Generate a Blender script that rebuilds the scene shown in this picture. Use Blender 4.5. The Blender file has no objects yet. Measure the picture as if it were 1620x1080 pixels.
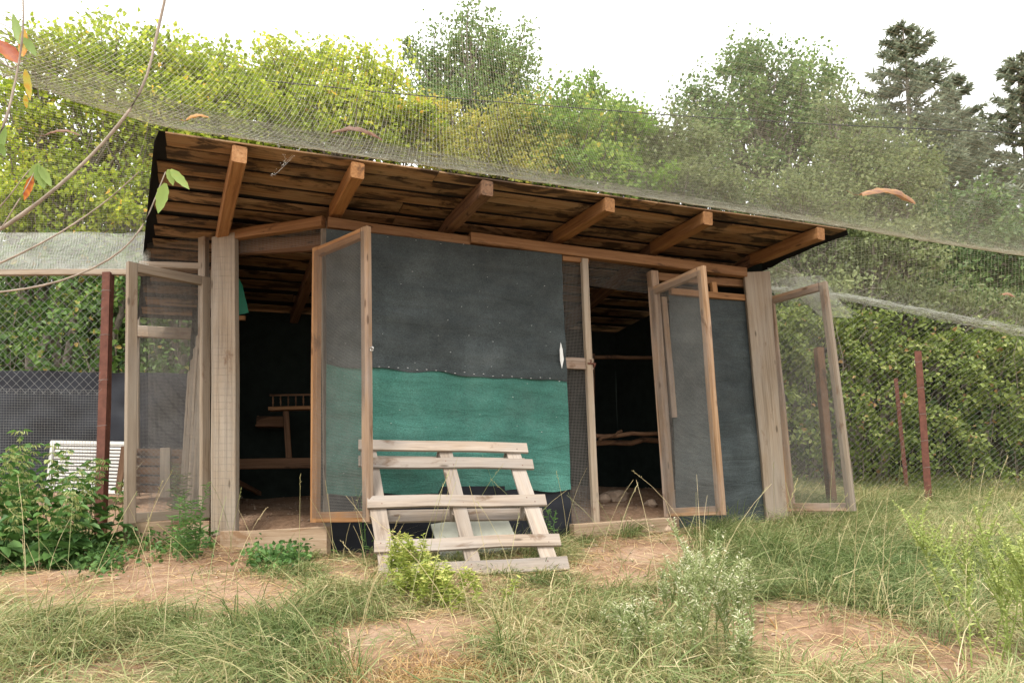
import bpy, math, random
import numpy as np
from mathutils import Matrix, Vector

rng = np.random.default_rng(7)
random.seed(7)
scene = bpy.context.scene

# ------------------------------------------------------------------ camera
F = 1150.0; PU = 810.0; PV = 640.0; TH = math.atan(0.139); EYE = 0.95
cam_d = bpy.data.cameras.new("camera")
cam_d.sensor_width = 36.0
cam_d.lens = F / 1620 * 36
cam_d.shift_y = 100 / 1620
cam_d.clip_start = 0.05
cam_d.clip_end = 600
cam = bpy.data.objects.new("camera", cam_d)
scene.collection.objects.link(cam)
cam.location = (0, 0, EYE)
cam.rotation_euler = (math.pi / 2 + TH, 0, 0)
scene.camera = cam

# ------------------------------------------------------------------ light
SUN_EL, SUN_AZ = math.radians(61), math.radians(205)   # azimuth clockwise from +Y: behind the camera, to the left
world = bpy.data.worlds.new("World")
scene.world = world
world.use_nodes = True
wn = world.node_tree.nodes; wl = world.node_tree.links
wn.clear()
sky = wn.new("ShaderNodeTexSky"); sky.sky_type = 'NISHITA'; sky.sun_disc = False
sky.sun_elevation = SUN_EL; sky.sun_rotation = SUN_AZ
sky.air_density = 1.0; sky.dust_density = 4.0; sky.ozone_density = 1.0
hs = wn.new("ShaderNodeHueSaturation"); hs.inputs["Saturation"].default_value = 0.25
cl = wn.new("ShaderNodeMix"); cl.data_type = 'RGBA'
cl.inputs[0].default_value = 0.75                      # closed bright cloud deck over the sky
cl.inputs[7].default_value = (9.0, 8.95, 8.8, 1)
bg = wn.new("ShaderNodeBackground"); bg.inputs[1].default_value = 0.12
wo = wn.new("ShaderNodeOutputWorld")
wl.new(sky.outputs[0], hs.inputs["Color"]); wl.new(hs.outputs[0], cl.inputs[6])
wl.new(cl.outputs[2], bg.inputs[0]); wl.new(bg.outputs[0], wo.inputs[0])
sd = bpy.data.lights.new("sun", 'SUN'); sd.energy = 1.5; sd.angle = math.radians(14); sd.color = (1.0, 0.95, 0.87)
sun = bpy.data.objects.new("sun", sd); scene.collection.objects.link(sun)
sun_vec = Vector((math.sin(SUN_AZ) * math.cos(SUN_EL), math.cos(SUN_AZ) * math.cos(SUN_EL), math.sin(SUN_EL)))
sun.rotation_euler = (-sun_vec).to_track_quat('-Z', 'Y').to_euler()
sun.location = (-3, -5, 9)
scene.view_settings.view_transform = 'Standard'
scene.view_settings.look = 'None'
scene.view_settings.gamma = 1
scene.view_settings.exposure = 1.42
scene.cycles.use_denoising = True
scene.cycles.max_bounces = 6
scene.cycles.transparent_max_bounces = 8

# ------------------------------------------------------------------ pixel helpers
CT, ST = math.cos(TH), math.sin(TH)
FW = np.array([0, CT, ST]); UPV = np.array([0, -ST, CT]); RT = np.array([1.0, 0, 0])
def ray(u, v):
    return RT * (u - PU) / F + UPV * (PV - v) / F + FW
def P(u, v, Y):
    d = ray(u, v); return np.array([0, 0, EYE]) + d * (Y / d[1])
def on_plane(u, v, pt, dr):
    """the pixel's ray on the vertical plane through pt along the plan direction dr"""
    d = ray(u, v); n = np.array([dr[1], -dr[0]])
    t = (n @ np.array(pt)) / (n @ d[:2])
    return np.array([0, 0, EYE]) + d * t
def project(p):
    q = np.asarray(p) - np.array([0, 0, EYE])
    z = q @ FW
    z = np.where(np.abs(z) < 1e-3, 1e-3, z)
    return PU + F * (q @ RT) / z, PV - F * (q @ UPV) / z, z

A22 = math.radians(22)
WD = np.array([math.cos(A22), math.sin(A22)]); WN = np.array([math.sin(A22), -math.cos(A22)])   # wall direction, outward normal
W0 = np.array([-1.26, 5.0])
LD = np.array([-1.48, 0.5]); LD = LD / np.linalg.norm(LD)          # left stretch of the front wall
E0 = W0 + WN * 0.7                                                 # front edge of the roof
def wall(u, v, out=0.0): return on_plane(u, v, W0 + WN * out, WD)
LN = np.array([LD[1] * -1, LD[0]]); LN = LN if LN[1] < 0 else -LN
def lwall(u, v, out=0.0): return on_plane(u, v, W0 + LN * out, LD)

# ------------------------------------------------------------------ ground shape
def vnoise(x, y, s=1.0, seed=0):
    x = np.asarray(x) * s + seed * 17.3; y = np.asarray(y) * s + seed * 5.1
    return (np.sin(x * 1.7 + 1.3 * np.sin(y * 1.1)) + np.sin(y * 2.3 + 1.7 * np.sin(x * .9 + 2)) + np.sin((x + y) * 1.3 + 4)) / 3
def sstep(a, b, x):
    t = np.clip((x - a) / (b - a), 0, 1); return t * t * (3 - 2 * t)
def behind_front(x, y):
    a = (np.asarray(x) - W0[0]) * -WN[0] + (np.asarray(y) - W0[1]) * -WN[1]
    b = (np.asarray(x) - W0[0]) * -LN[0] + (np.asarray(y) - W0[1]) * -LN[1]
    return np.minimum(a, b)
def gz(x, y):
    x = np.asarray(x, float); y = np.asarray(y, float)
    z = np.where(y < 0, 0.06 * y, 0.125 * np.minimum(y, 10.5))
    h = np.clip(y - 10.5, 0, 60)
    z = z + 0.30 * h + 1.3 * sstep(0, 5, h) + 0.1 * np.sin(h * .35) * np.clip(h / 5, 0, 1)
    z = z + 0.16 * sstep(0.02, 0.5, behind_front(x, y)) * sstep(9.5, 7.5, y) * sstep(3.3, 2.4, x)
    z = z + 0.030 * vnoise(x, y, 1.6, 1) + 0.016 * vnoise(x, y, 4.1, 2) + 0.006 * vnoise(x, y, 13., 3)
    return z
def G(u, v):
    d = ray(u, v); lo, hi = 0.3, 60.0
    ts = np.linspace(lo, hi, 6000)
    p = np.array([0, 0, EYE]) + ts[:, None] * d
    k = np.argmax(p[:, 2] < gz(p[:, 0], p[:, 1])); q = p[k]
    return np.array([q[0], q[1], gz(q[0], q[1])])

# ------------------------------------------------------------------ object helpers
MW = {}
def link(o): scene.collection.objects.link(o)
def place(o, M, parent=None):
    MW[o.name] = M
    if parent is not None:
        o.parent = parent
        o.matrix_local = MW[parent.name].inverted() @ M
    else:
        o.matrix_world = M
def thing(name, label, cat, loc, group=None):
    o = bpy.data.objects.new(name, None); o.empty_display_size = 0.2
    link(o); o['label'] = label; o['category'] = cat
    if group: o['group'] = group
    place(o, Matrix.Translation(Vector(loc)))
    return o
def group_part(name, parent, loc):
    o = bpy.data.objects.new(name, None); link(o)
    place(o, Matrix.Translation(Vector(loc)), parent); return o
def tag(o, label, cat, group=None, kind=None):
    if label: o['label'] = label
    if cat: o['category'] = cat
    if group: o['group'] = group
    if kind: o['kind'] = kind
    return o
def mesh_np(name, verts, quads=None, tris=None, tint=None, smooth=False):
    me = bpy.data.meshes.new(name)
    verts = np.ascontiguousarray(verts, dtype=np.float32)
    loops, starts, n0 = [], [], 0
    for fc, k in ((quads, 4), (tris, 3)):
        if fc is None or len(fc) == 0: continue
        fc = np.asarray(fc, dtype=np.int32).reshape(-1, k)
        loops.append(fc.ravel()); starts.append(n0 + np.arange(len(fc), dtype=np.int32) * k); n0 += fc.size
    me.vertices.add(len(verts)); me.vertices.foreach_set("co", verts.ravel())
    loops = np.concatenate(loops); starts = np.concatenate(starts)
    me.loops.add(len(loops)); me.loops.foreach_set("vertex_index", loops)
    me.polygons.add(len(starts)); me.polygons.foreach_set("loop_start", starts.astype(np.int32))
    if tint is not None:
        a = me.attributes.new("tint", 'FLOAT', 'POINT'); a.data.foreach_set("value", np.ascontiguousarray(tint, dtype=np.float32))
    me.update(calc_edges=True)
    me.polygons.foreach_set("use_smooth", np.full(len(starts), bool(smooth)))
    return me
def obj(name, me, mat, parent=None, loc=None):
    """mesh given in world coordinates; origin moved to loc when given"""
    o = bpy.data.objects.new(name, me); link(o)
    if mat is not None: me.materials.append(mat)
    if loc is None: loc = (0, 0, 0) if parent is None else MW[parent.name].translation
    me.transform(Matrix.Translation(-Vector(loc)))
    place(o, Matrix.Translation(Vector(loc)), parent)
    return o
class Acc:
    """collects vertex and face arrays of one mesh"""
    def __init__(s): s.v, s.q, s.t, s.c, s.n = [], [], [], [], 0
    def add(s, v, q=None, t=None, c=None):
        v = np.asarray(v, float).reshape(-1, 3)
        if q is not None and len(q): s.q.append(np.asarray(q, int).reshape(-1, 4) + s.n)
        if t is not None and len(t): s.t.append(np.asarray(t, int).reshape(-1, 3) + s.n)
        s.c.append(np.full(len(v), .5) if c is None else np.broadcast_to(c, len(v)).astype(float)); s.v.append(v); s.n += len(v)
    def mesh(s, name, smooth=False):
        return mesh_np(name, np.concatenate(s.v), np.concatenate(s.q) if s.q else None, np.concatenate(s.t) if s.t else None, np.concatenate(s.c), smooth)

def tubes(polys, r, k=3):
    """polys (L,N,3), r scalar/(L,N) -> verts, quads"""
    polys = np.asarray(polys, float)
    if polys.ndim == 2: polys = polys[None]
    L, N, _ = polys.shape
    r = np.broadcast_to(np.asarray(r, float), (L, N)) if np.ndim(r) != 1 else np.broadcast_to(np.asarray(r)[None, :], (L, N))
    t = np.gradient(polys, axis=1)
    t /= np.linalg.norm(t, axis=2, keepdims=True) + 1e-9
    ref = np.where(np.abs(t[..., 2:3]) > .9, np.array([1.0, 0, 0]), np.array([0, 0, 1.0]))
    a = np.cross(t, ref); a /= np.linalg.norm(a, axis=2, keepdims=True) + 1e-9
    b = np.cross(t, a)
    ang = np.arange(k) * 2 * np.pi / k
    ring = a[:, :, None, :] * np.cos(ang)[None, None, :, None] + b[:, :, None, :] * np.sin(ang)[None, None, :, None]
    v = polys[:, :, None, :] + ring * r[:, :, None, None]
    idx = np.arange(L * N * k).reshape(L, N, k)
    nx = np.roll(idx, -1, axis=2)
    q = np.stack([idx[:, :-1], nx[:, :-1], nx[:, 1:], idx[:, 1:]], axis=-1).reshape(-1, 4)
    return v.reshape(-1, 3), q
def tube_tint(L, N, k, c): return np.repeat(np.broadcast_to(c, L), N * k)

def norm(a): return a / (np.linalg.norm(a, axis=-1, keepdims=True) + 1e-9)
def leaf_arrays(pos, axis, nrm, ln, wd, full=False, fold=.25, droop=.15):
    """leaf blades: rhomb (2 tris) or six-cornered (2 quads), folded along the midrib"""
    n = len(pos); axis = norm(axis); side = norm(np.cross(nrm, axis)); up = np.cross(axis, side)
    ln = np.broadcast_to(ln, n)[:, None]; wd = np.broadcast_to(wd, n)[:, None]
    base = pos; tip = pos + axis * ln - up * ln * droop
    if not full:
        m = pos + axis * ln * .45
        l = m + side * wd * .5 + up * wd * fold; r = m - side * wd * .5 + up * wd * fold
        v = np.stack([base, l, tip, r], 1).reshape(-1, 3)
        i = np.arange(n)[:, None] * 4
        return v, None, np.concatenate([i + np.array([[0, 2, 1]]), i + np.array([[0, 3, 2]])], 0)
    m1 = pos + axis * ln * .3; m2 = pos + axis * ln * .68 - up * ln * droop * .4
    l1 = m1 + side * wd * .48 + up * wd * fold; r1 = m1 - side * wd * .48 + up * wd * fold
    l2 = m2 + side * wd * .36 + up * wd * fold * .7; r2 = m2 - side * wd * .36 + up * wd * fold * .7
    v = np.stack([base, l1, l2, tip, r2, r1], 1).reshape(-1, 3)
    i = np.arange(n)[:, None] * 6
    return v, np.concatenate([i + np.array([[0, 3, 2, 1]]), i + np.array([[0, 5, 4, 3]])], 0), None
def rand_dirs(n, zb=0.0):
    d = rng.normal(size=(n, 3)); d[:, 2] += zb; return norm(d)

# ------------------------------------------------------------------ materials
def new_mat(name):
    m = bpy.data.materials.new(name); m.use_nodes = True
    nt = m.node_tree; return m, nt.nodes, nt.links, nt.nodes["Principled BSDF"]
def ramp(nodes, stops, interp='LINEAR'):
    r = nodes.new("ShaderNodeValToRGB"); cr = r.color_ramp; cr.interpolation = interp
    while len(cr.elements) < len(stops): cr.elements.new(0.5)
    for e, (p, c) in zip(cr.elements, stops):
        e.position = p; e.color = (*c, 1) if len(c) == 3 else c
    return r
def noise(nodes, links, vec, scale, detail=5, rough=.6, dist=0.0):
    n = nodes.new("ShaderNodeTexNoise"); n.inputs["Scale"].default_value = scale
    n.inputs["Detail"].default_value = detail; n.inputs["Roughness"].default_value = rough; n.inputs["Distortion"].default_value = dist
    if vec is not None: links.new(vec, n.inputs["Vector"])
    return n
def mixc(nodes, links, fac, a, b, mode='MIX'):
    m = nodes.new("ShaderNodeMix"); m.data_type = 'RGBA'; m.blend_type = mode
    for sock, val in ((m.inputs[0], fac), (m.inputs[6], a), (m.inputs[7], b)):
        if hasattr(val, "links") or isinstance(val, bpy.types.NodeSocket): links.new(val, sock)
        else: sock.default_value = val if isinstance(val, (int, float)) else (*val, 1)
    return m.outputs[2]
def wood(name, dark, mid, light, stain=(0.02, 0.012, 0.008), stain_amt=0.3, rough=.75, grey=None, grey_amt=0.0, spread=.2):
    m, n, l, b = new_mat(name)
    tc = n.new("ShaderNodeTexCoord"); oi = n.new("ShaderNodeObjectInfo")
    off = n.new("ShaderNodeVectorMath"); off.operation = 'MULTIPLY_ADD'
    l.new(oi.outputs["Random"], off.inputs[0]); off.inputs[1].default_value = (37, 53, 71); l.new(tc.outputs["Object"], off.inputs[2])
    mp = n.new("ShaderNodeMapping"); mp.inputs["Scale"].default_value = (.9, 20, 20); l.new(off.outputs[0], mp.inputs[0])
    gr = noise(n, l, mp.outputs[0], 1.6, 8, .7, .9)
    c = ramp(n, [(.28, dark), (.5, mid), (.72, light)]); l.new(gr.outputs[0], c.inputs[0])
    col = c.outputs[0]
    if grey:
        mg = n.new("ShaderNodeMapping"); mg.inputs["Scale"].default_value = (1.6, 6, 6); l.new(off.outputs[0], mg.inputs[0])
        g = noise(n, l, mg.outputs[0], 1.0, 5, .6)
        gx = ramp(n, [(.5 - grey_amt * .35, (0, 0, 0)), (.78 - grey_amt * .3, (1, 1, 1))]); l.new(g.outputs[0], gx.inputs[0])
        gc = mixc(n, l, .45, grey, col)
        col = mixc(n, l, gx.outputs[0], col, gc)
    ms = n.new("ShaderNodeMapping"); ms.inputs["Scale"].default_value = (2.2, 6.0, 6.0); l.new(off.outputs[0], ms.inputs[0])
    st = noise(n, l, ms.outputs[0], 1.3, 8, .66, .5)
    sr = ramp(n, [(.66 - stain_amt * .32, (0, 0, 0)), (.74 - stain_amt * .32, (1, 1, 1))]); l.new(st.outputs[0], sr.inputs[0])
    fr = n.new("ShaderNodeMath"); fr.operation = 'MULTIPLY'; fr.inputs[1].default_value = .82; l.new(sr.outputs[0], fr.inputs[0])
    col = mixc(n, l, fr.outputs[0], col, stain)
    mc = n.new("ShaderNodeMapping"); mc.inputs["Scale"].default_value = (.7, 42, 42); l.new(off.outputs[0], mc.inputs[0])
    ck = noise(n, l, mc.outputs[0], 1.3, 3, .5, .3)
    cx = ramp(n, [(.60, (0, 0, 0)), (.70, (.36, .36, .36))]); l.new(ck.outputs[0], cx.inputs[0])
    col = mixc(n, l, cx.outputs[0], col, tuple(x * .35 for x in dark))
    vk = n.new("ShaderNodeTexVoronoi"); mk = n.new("ShaderNodeMapping"); mk.inputs["Scale"].default_value = (3.2, 11, 11)
    l.new(off.outputs[0], mk.inputs[0]); l.new(mk.outputs[0], vk.inputs["Vector"]); vk.inputs["Scale"].default_value = 1
    kr = ramp(n, [(.07, (.75, .75, .75)), (.13, (0, 0, 0))]); l.new(vk.outputs["Distance"], kr.inputs[0])
    col = mixc(n, l, kr.outputs[0], col, tuple(x * .45 for x in dark))
    val = n.new("ShaderNodeHueSaturation"); l.new(col, val.inputs["Color"])
    vr = n.new("ShaderNodeMapRange"); vr.inputs[3].default_value = 1 - spread; vr.inputs[4].default_value = 1 + spread
    l.new(oi.outputs["Random"], vr.inputs[0]); l.new(vr.outputs[0], val.inputs["Value"])
    l.new(val.outputs[0], b.inputs["Base Color"])
    b.inputs["Roughness"].default_value = rough; b.inputs["Specular IOR Level"].default_value = .25
    bp = n.new("ShaderNodeBump"); bp.inputs["Strength"].default_value = .35; bp.inputs["Distance"].default_value = .004
    l.new(gr.outputs[0], bp.inputs["Height"]); l.new(bp.outputs[0], b.inputs["Normal"])
    return m
def plain(name, col, rough=.7, metal=0.0, var=.25, scale=8.0, spec=.3, bump=.2):
    m, n, l, b = new_mat(name)
    tc = n.new("ShaderNodeTexCoord")
    ns = noise(n, l, tc.outputs["Object"], scale, 6, .65)
    c = ramp(n, [(.25, tuple(x * (1 - var) for x in col)), (.75, tuple(min(1, x * (1 + var)) for x in col))]); l.new(ns.outputs[0], c.inputs[0])
    l.new(c.outputs[0], b.inputs["Base Color"])
    b.inputs["Roughness"].default_value = rough; b.inputs["Metallic"].default_value = metal; b.inputs["Specular IOR Level"].default_value = spec
    bp = n.new("ShaderNodeBump"); bp.inputs["Strength"].default_value = bump; bp.inputs["Distance"].default_value = .003
    l.new(ns.outputs[0], bp.inputs["Height"]); l.new(bp.outputs[0], b.inputs["Normal"])
    return m
def leafmat(name, stops, trans=.35, rough=.5):
    """leaf colour from the per-leaf tint attribute; diffuse, light passing through, a little gloss"""
    m, n, l, b = new_mat(name)
    at = n.new("ShaderNodeAttribute"); at.attribute_name = "tint"
    c = ramp(n, stops); l.new(at.outputs["Fac"], c.inputs[0])
    l.new(c.outputs[0], b.inputs["Base Color"]); b.inputs["Roughness"].default_value = rough
    b.inputs["Specular IOR Level"].default_value = .25
    tr = n.new("ShaderNodeBsdfTranslucent")
    hsn = n.new("ShaderNodeHueSaturation"); hsn.inputs["Value"].default_value = 1.25; hsn.inputs["Saturation"].default_value = 1.1
    l.new(c.outputs[0], hsn.inputs["Color"]); l.new(hsn.outputs[0], tr.inputs[0])
    mx = n.new("ShaderNodeMixShader"); mx.inputs[0].default_value = trans
    l.new(b.outputs[0], mx.inputs[1]); l.new(tr.outputs[0], mx.inputs[2])
    l.new(mx.outputs[0], n["Material Output"].inputs[0])
    return m
def cloth(name, col, dots=True, rib=160.0, rough=.85, spec=.2):
    m, n, l, b = new_mat(name)
    tc = n.new("ShaderNodeTexCoord")
    big = noise(n, l, tc.outputs["Object"], 1.6, 5, .6)
    mp = n.new("ShaderNodeMapping"); mp.inputs["Scale"].default_value = (95, 95, 210); l.new(tc.outputs["Object"], mp.inputs[0])
    fine = noise(n, l, mp.outputs[0], 1.0, 3, .7)
    c1 = ramp(n, [(.3, tuple(x * .6 for x in col)), (.55, tuple(col)), (.75, tuple(x * 1.45 + .012 for x in col))]); l.new(big.outputs[0], c1.inputs[0])
    c2 = ramp(n, [(.3, (.55, .55, .55)), (.7, (1.35, 1.35, 1.35))]); l.new(fine.outputs[0], c2.inputs[0])
    cc = mixc(n, l, 1.0, c1.outputs[0], c2.outputs[0], 'MULTIPLY')
    mw = n.new("ShaderNodeMapping"); mw.inputs["Scale"].default_value = (2.0, 2.0, 9); l.new(tc.outputs["Object"], mw.inputs[0])
    cr_ = noise(n, l, mw.outputs[0], 1.0, 6, .6, 1.0)
    c3 = ramp(n, [(.35, (.88, .88, .88)), (.5, (1, 1, 1)), (.68, (1.12, 1.12, 1.12))]); l.new(cr_.outputs[0], c3.inputs[0])  # crease shading put into the colour: darker hollows, paler crests
    cc = mixc(n, l, 1.0, cc, c3.outputs[0], 'MULTIPLY')
    dust = noise(n, l, tc.outputs["Object"], 5.0, 7, .7)
    dr = ramp(n, [(.45, (0, 0, 0)), (.9, (.10, .10, .10))]); l.new(dust.outputs[0], dr.inputs[0])
    cc = mixc(n, l, dr.outputs[0], cc, (.30, .31, .29))
    l.new(cc, b.inputs["Base Color"]); b.inputs["Roughness"].default_value = rough; b.inputs["Specular IOR Level"].default_value = spec
    bp = n.new("ShaderNodeBump"); bp.inputs["Strength"].default_value = .5; bp.inputs["Distance"].default_value = .003
    l.new(fine.outputs[0], bp.inputs["Height"])
    b2 = n.new("ShaderNodeBump"); b2.inputs["Strength"].default_value = .55; b2.inputs["Distance"].default_value = .035
    l.new(cr_.outputs[0], b2.inputs["Height"]); l.new(bp.outputs[0], b2.inputs["Normal"]); l.new(b2.outputs[0], b.inputs["Normal"])
    return m

M_POST = wood("weathered_wood", (.14, .098, .062), (.25, .188, .128), (.33, .265, .195), stain=(.15, .088, .052), stain_amt=.2, grey=(.28, .25, .21), grey_amt=.5)
M_DOOR = wood("door_wood", (.13, .068, .033), (.27, .165, .09), (.36, .25, .16), stain=(.12, .062, .033), stain_amt=.2, grey=(.29, .26, .24), grey_amt=.3)
M_PINE = wood("pine_wood", (.16, .070, .025), (.27, .135, .055), (.35, .20, .095), stain=(.10, .05, .022), stain_amt=.15)
M_RAFT = wood("rafter_wood", (.13, .056, .02), (.24, .115, .042), (.31, .165, .067), stain=(.06, .03, .014), stain_amt=.2)
M_ROOF = wood("roof_board_wood", (.11, .054, .022), (.22, .122, .055), (.33, .205, .11), stain=(.018, .011, .008), stain_amt=.52, grey=(.30, .225, .145), grey_amt=.3, spread=.32)
M_HEAD = wood("header_wood", (.115, .053, .022), (.20, .102, .045), (.27, .155, .08), stain=(.06, .03, .015), stain_amt=.25)
M_PAL = wood("pallet_wood", (.125, .088, .058), (.255, .195, .142), (.35, .285, .22), stain=(.12, .075, .046), stain_amt=.22, grey=(.27, .255, .24), grey_amt=.5)
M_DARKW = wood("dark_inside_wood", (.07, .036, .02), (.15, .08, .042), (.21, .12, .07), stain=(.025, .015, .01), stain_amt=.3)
M_SILL = wood("sill_wood", (.19, .12, .07), (.30, .215, .14), (.38, .29, .21), stain=(.20, .11, .055), stain_amt=.3)
M_CLOTH = cloth("charcoal_shade_cloth", (.046, .056, .057))
M_GREEN = cloth("green_shade_cloth", (.052, .160, .128))
M_BLACK = plain("black_plastic", (.008, .009, .013), rough=.5, var=.4, scale=5, spec=.2, bump=.5)
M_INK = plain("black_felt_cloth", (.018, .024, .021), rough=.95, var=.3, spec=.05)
M_FELT = plain("black_roofing_felt", (.012, .012, .013), rough=.9, var=.4)
M_WIRE = plain("galvanised_wire", (.20, .20, .19), rough=.55, metal=.2, var=.2)
M_DWIRE = plain("dull_wire", (.20, .19, .175), rough=.6, metal=.1, var=.3)
M_NET = plain("bird_net_string", (.40, .395, .31), rough=.7, var=.25)
M_WNET = plain("pale_net_string", (.50, .52, .48), rough=.6, var=.15)
M_RUST = plain("rusty_red_steel", (.125, .05, .034), rough=.8, var=.45, scale=14, metal=.1)
M_STEEL = plain("zinc_steel", (.45, .44, .42), rough=.4, metal=.7)
M_STONE = plain("earthy_stone", (.34, .25, .18), rough=.95, var=.35, scale=9, bump=.6)
M_SLAB = plain("grey_board", (.30, .30, .25), rough=.9, var=.25, scale=5)
M_WHITE = plain("white_paint", (.55, .53, .49), rough=.6, var=.08, scale=6)
M_BARK = plain("bark", (.19, .165, .135), rough=.95, var=.5, scale=16, bump=.7)
M_TWIG = plain("twig_bark", (.27, .225, .18), rough=.8, var=.4, scale=30, bump=.5)
M_CABLE = plain("black_cable", (.03, .03, .035), rough=.6)
M_WEB = plain("cobweb", (.85, .84, .80), rough=.8, var=.05)
M_TAG = plain("white_paper", (.62, .62, .60), rough=.8, var=.06)
M_GREENBAG = plain("green_plastic", (.01, .16, .09), rough=.5, var=.2)

L_HAZEL = leafmat("hazel_leaf", [(0, (0.119, 0.172, 0.033)), (.4, (0.290, 0.370, 0.059)), (.75, (0.475, 0.528, 0.092)), (.95, (0.660, 0.607, 0.119)), (1, (0.766, 0.502, 0.106))], .5)
L_DARK = leafmat("broadleaf", [(0, (0.055, 0.101, 0.036)), (.5, (0.145, 0.226, 0.079)), (1, (0.293, 0.384, 0.134))], .3)
L_MAPLE = leafmat("maple_leaf", [(0, (0.086, 0.159, 0.036)), (.5, (0.201, 0.316, 0.071)), (.9, (0.359, 0.446, 0.115)), (1, (0.604, 0.517, 0.115))], .45)
L_ASH = leafmat("ash_leaf", [(0, (0.103, 0.132, 0.057)), (.5, (0.230, 0.270, 0.121)), (1, (0.380, 0.414, 0.196))], .4)
L_YELL = leafmat("yellowing_leaf", [(0, (0.138, 0.179, 0.041)), (.5, (0.330, 0.343, 0.083)), (1, (0.605, 0.495, 0.123))], .4)
L_CONI = leafmat("conifer_needle", [(0, (.15, .175, .125)), (.6, (.25, .285, .20)), (1, (.36, .39, .26))], .35)  # needles paled, haze put into the colour
L_BRAM = leafmat("bramble_leaf", [(0, (0.027, 0.062, 0.016)), (.5, (0.090, 0.165, 0.039)), (.85, (0.206, 0.302, 0.083)), (1, (0.413, 0.302, 0.096))], .3)
L_BRAMR = leafmat("bramble_leaf_pale", [(0, (.06, .09, .026)), (.45, (.17, .225, .06)), (.8, (.34, .40, .13)), (.96, (.47, .49, .19)), (1, (.42, .26, .12))], .35)
L_NETT = leafmat("nettle_leaf", [(0, (0.041, 0.096, 0.029)), (.5, (0.105, 0.203, 0.057)), (.9, (0.193, 0.322, 0.096)), (1, (0.483, 0.483, 0.210))], .3)
L_SPUR = leafmat("spurge_leaf", [(0, (.14, .20, .04)), (.5, (.34, .40, .09)), (1, (.62, .60, .22))], .3)
L_FLEA = leafmat("fleabane_leaf", [(0, (.12, .155, .05)), (.5, (.25, .30, .12)), (.8, (.42, .45, .24)), (1, (.66, .64, .48))], .3)
L_RBUSH = leafmat("pale_shrub_leaf", [(0, (0.149, 0.203, 0.047)), (.5, (0.324, 0.392, 0.115)), (1, (0.567, 0.594, 0.257))], .3)
L_GRASS = leafmat("grass_blade", [(0, (.07, .115, .035)), (.35, (.15, .20, .07)), (.6, (.28, .30, .13)), (.8, (.44, .38, .20)), (1, (.58, .49, .30))], .3, .6)
L_STRAW = leafmat("straw_blade", [(0, (.30, .16, .06)), (.5, (.46, .32, .15)), (1, (.62, .50, .30))], .15, .7)
L_SAP = leafmat("sapling_leaf", [(0, (.13, .22, .06)), (.6, (.25, .34, .10)), (.85, (.45, .40, .08)), (.92, (.55, .22, .04)), (1, (.30, .07, .03))], .4)
L_DRY = leafmat("dry_leaf", [(0, (.13, .065, .042)), (.5, (.27, .155, .10)), (1, (.40, .22, .07))], .2)

# ground: reddish bare earth, humus and litter where it climbs into the wood
m, n, l, b = new_mat("earth"); M_EARTH = m
tc = n.new("ShaderNodeTexCoord")
n1 = noise(n, l, tc.outputs["Object"], 2.6, 9, .68, .5); n2 = noise(n, l, tc.outputs["Object"], 26, 8, .7)
c1 = ramp(n, [(.3, (.20, .117, .07)), (.5, (.32, .205, .132)), (.72, (.43, .31, .222))]); l.new(n1.outputs[0], c1.inputs[0])
c2 = ramp(n, [(.25, (.62, .60, .58)), (.6, (1.05, 1.05, 1.05)), (.8, (1.2, 1.2, 1.2))]); l.new(n2.outputs[0], c2.inputs[0])
cc = mixc(n, l, 1.0, c1.outputs[0], c2.outputs[0], 'MULTIPLY')
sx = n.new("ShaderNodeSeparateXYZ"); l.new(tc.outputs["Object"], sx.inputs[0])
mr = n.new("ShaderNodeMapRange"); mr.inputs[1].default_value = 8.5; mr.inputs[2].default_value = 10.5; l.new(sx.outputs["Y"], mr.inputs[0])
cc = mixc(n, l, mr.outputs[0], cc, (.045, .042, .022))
l.new(cc, b.inputs["Base Color"]); b.inputs["Roughness"].default_value = .97; b.inputs["Specular IOR Level"].default_value = .1
bp = n.new("ShaderNodeBump"); bp.inputs["Strength"].default_value = .9; bp.inputs["Distance"].default_value = .02
l.new(n2.outputs[0], bp.inputs["Height"]); l.new(bp.outputs[0], b.inputs["Normal"])

# ------------------------------------------------------------------ ground sheet
xs = np.unique(np.concatenate([np.linspace(-7, 7, 150), np.linspace(-200, -7, 26), np.linspace(7, 200, 26)]))
ys = np.unique(np.concatenate([np.linspace(1.5, 10, 130), np.linspace(-60, 1.5, 22), np.linspace(10, 70, 40), np.linspace(70, 300, 12)]))
XX, YY = np.meshgrid(xs, ys); nx_, ny_ = len(xs), len(ys)
gv = np.stack([XX, YY, gz(XX, YY)], -1).reshape(-1, 3)
ii = np.arange(nx_ * ny_).reshape(ny_, nx_)
gq = np.stack([ii[:-1, :-1], ii[:-1, 1:], ii[1:, 1:], ii[1:, :-1]], -1).reshape(-1, 4)
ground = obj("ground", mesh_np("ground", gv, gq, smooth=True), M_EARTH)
ground['kind'] = 'structure'

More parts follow.
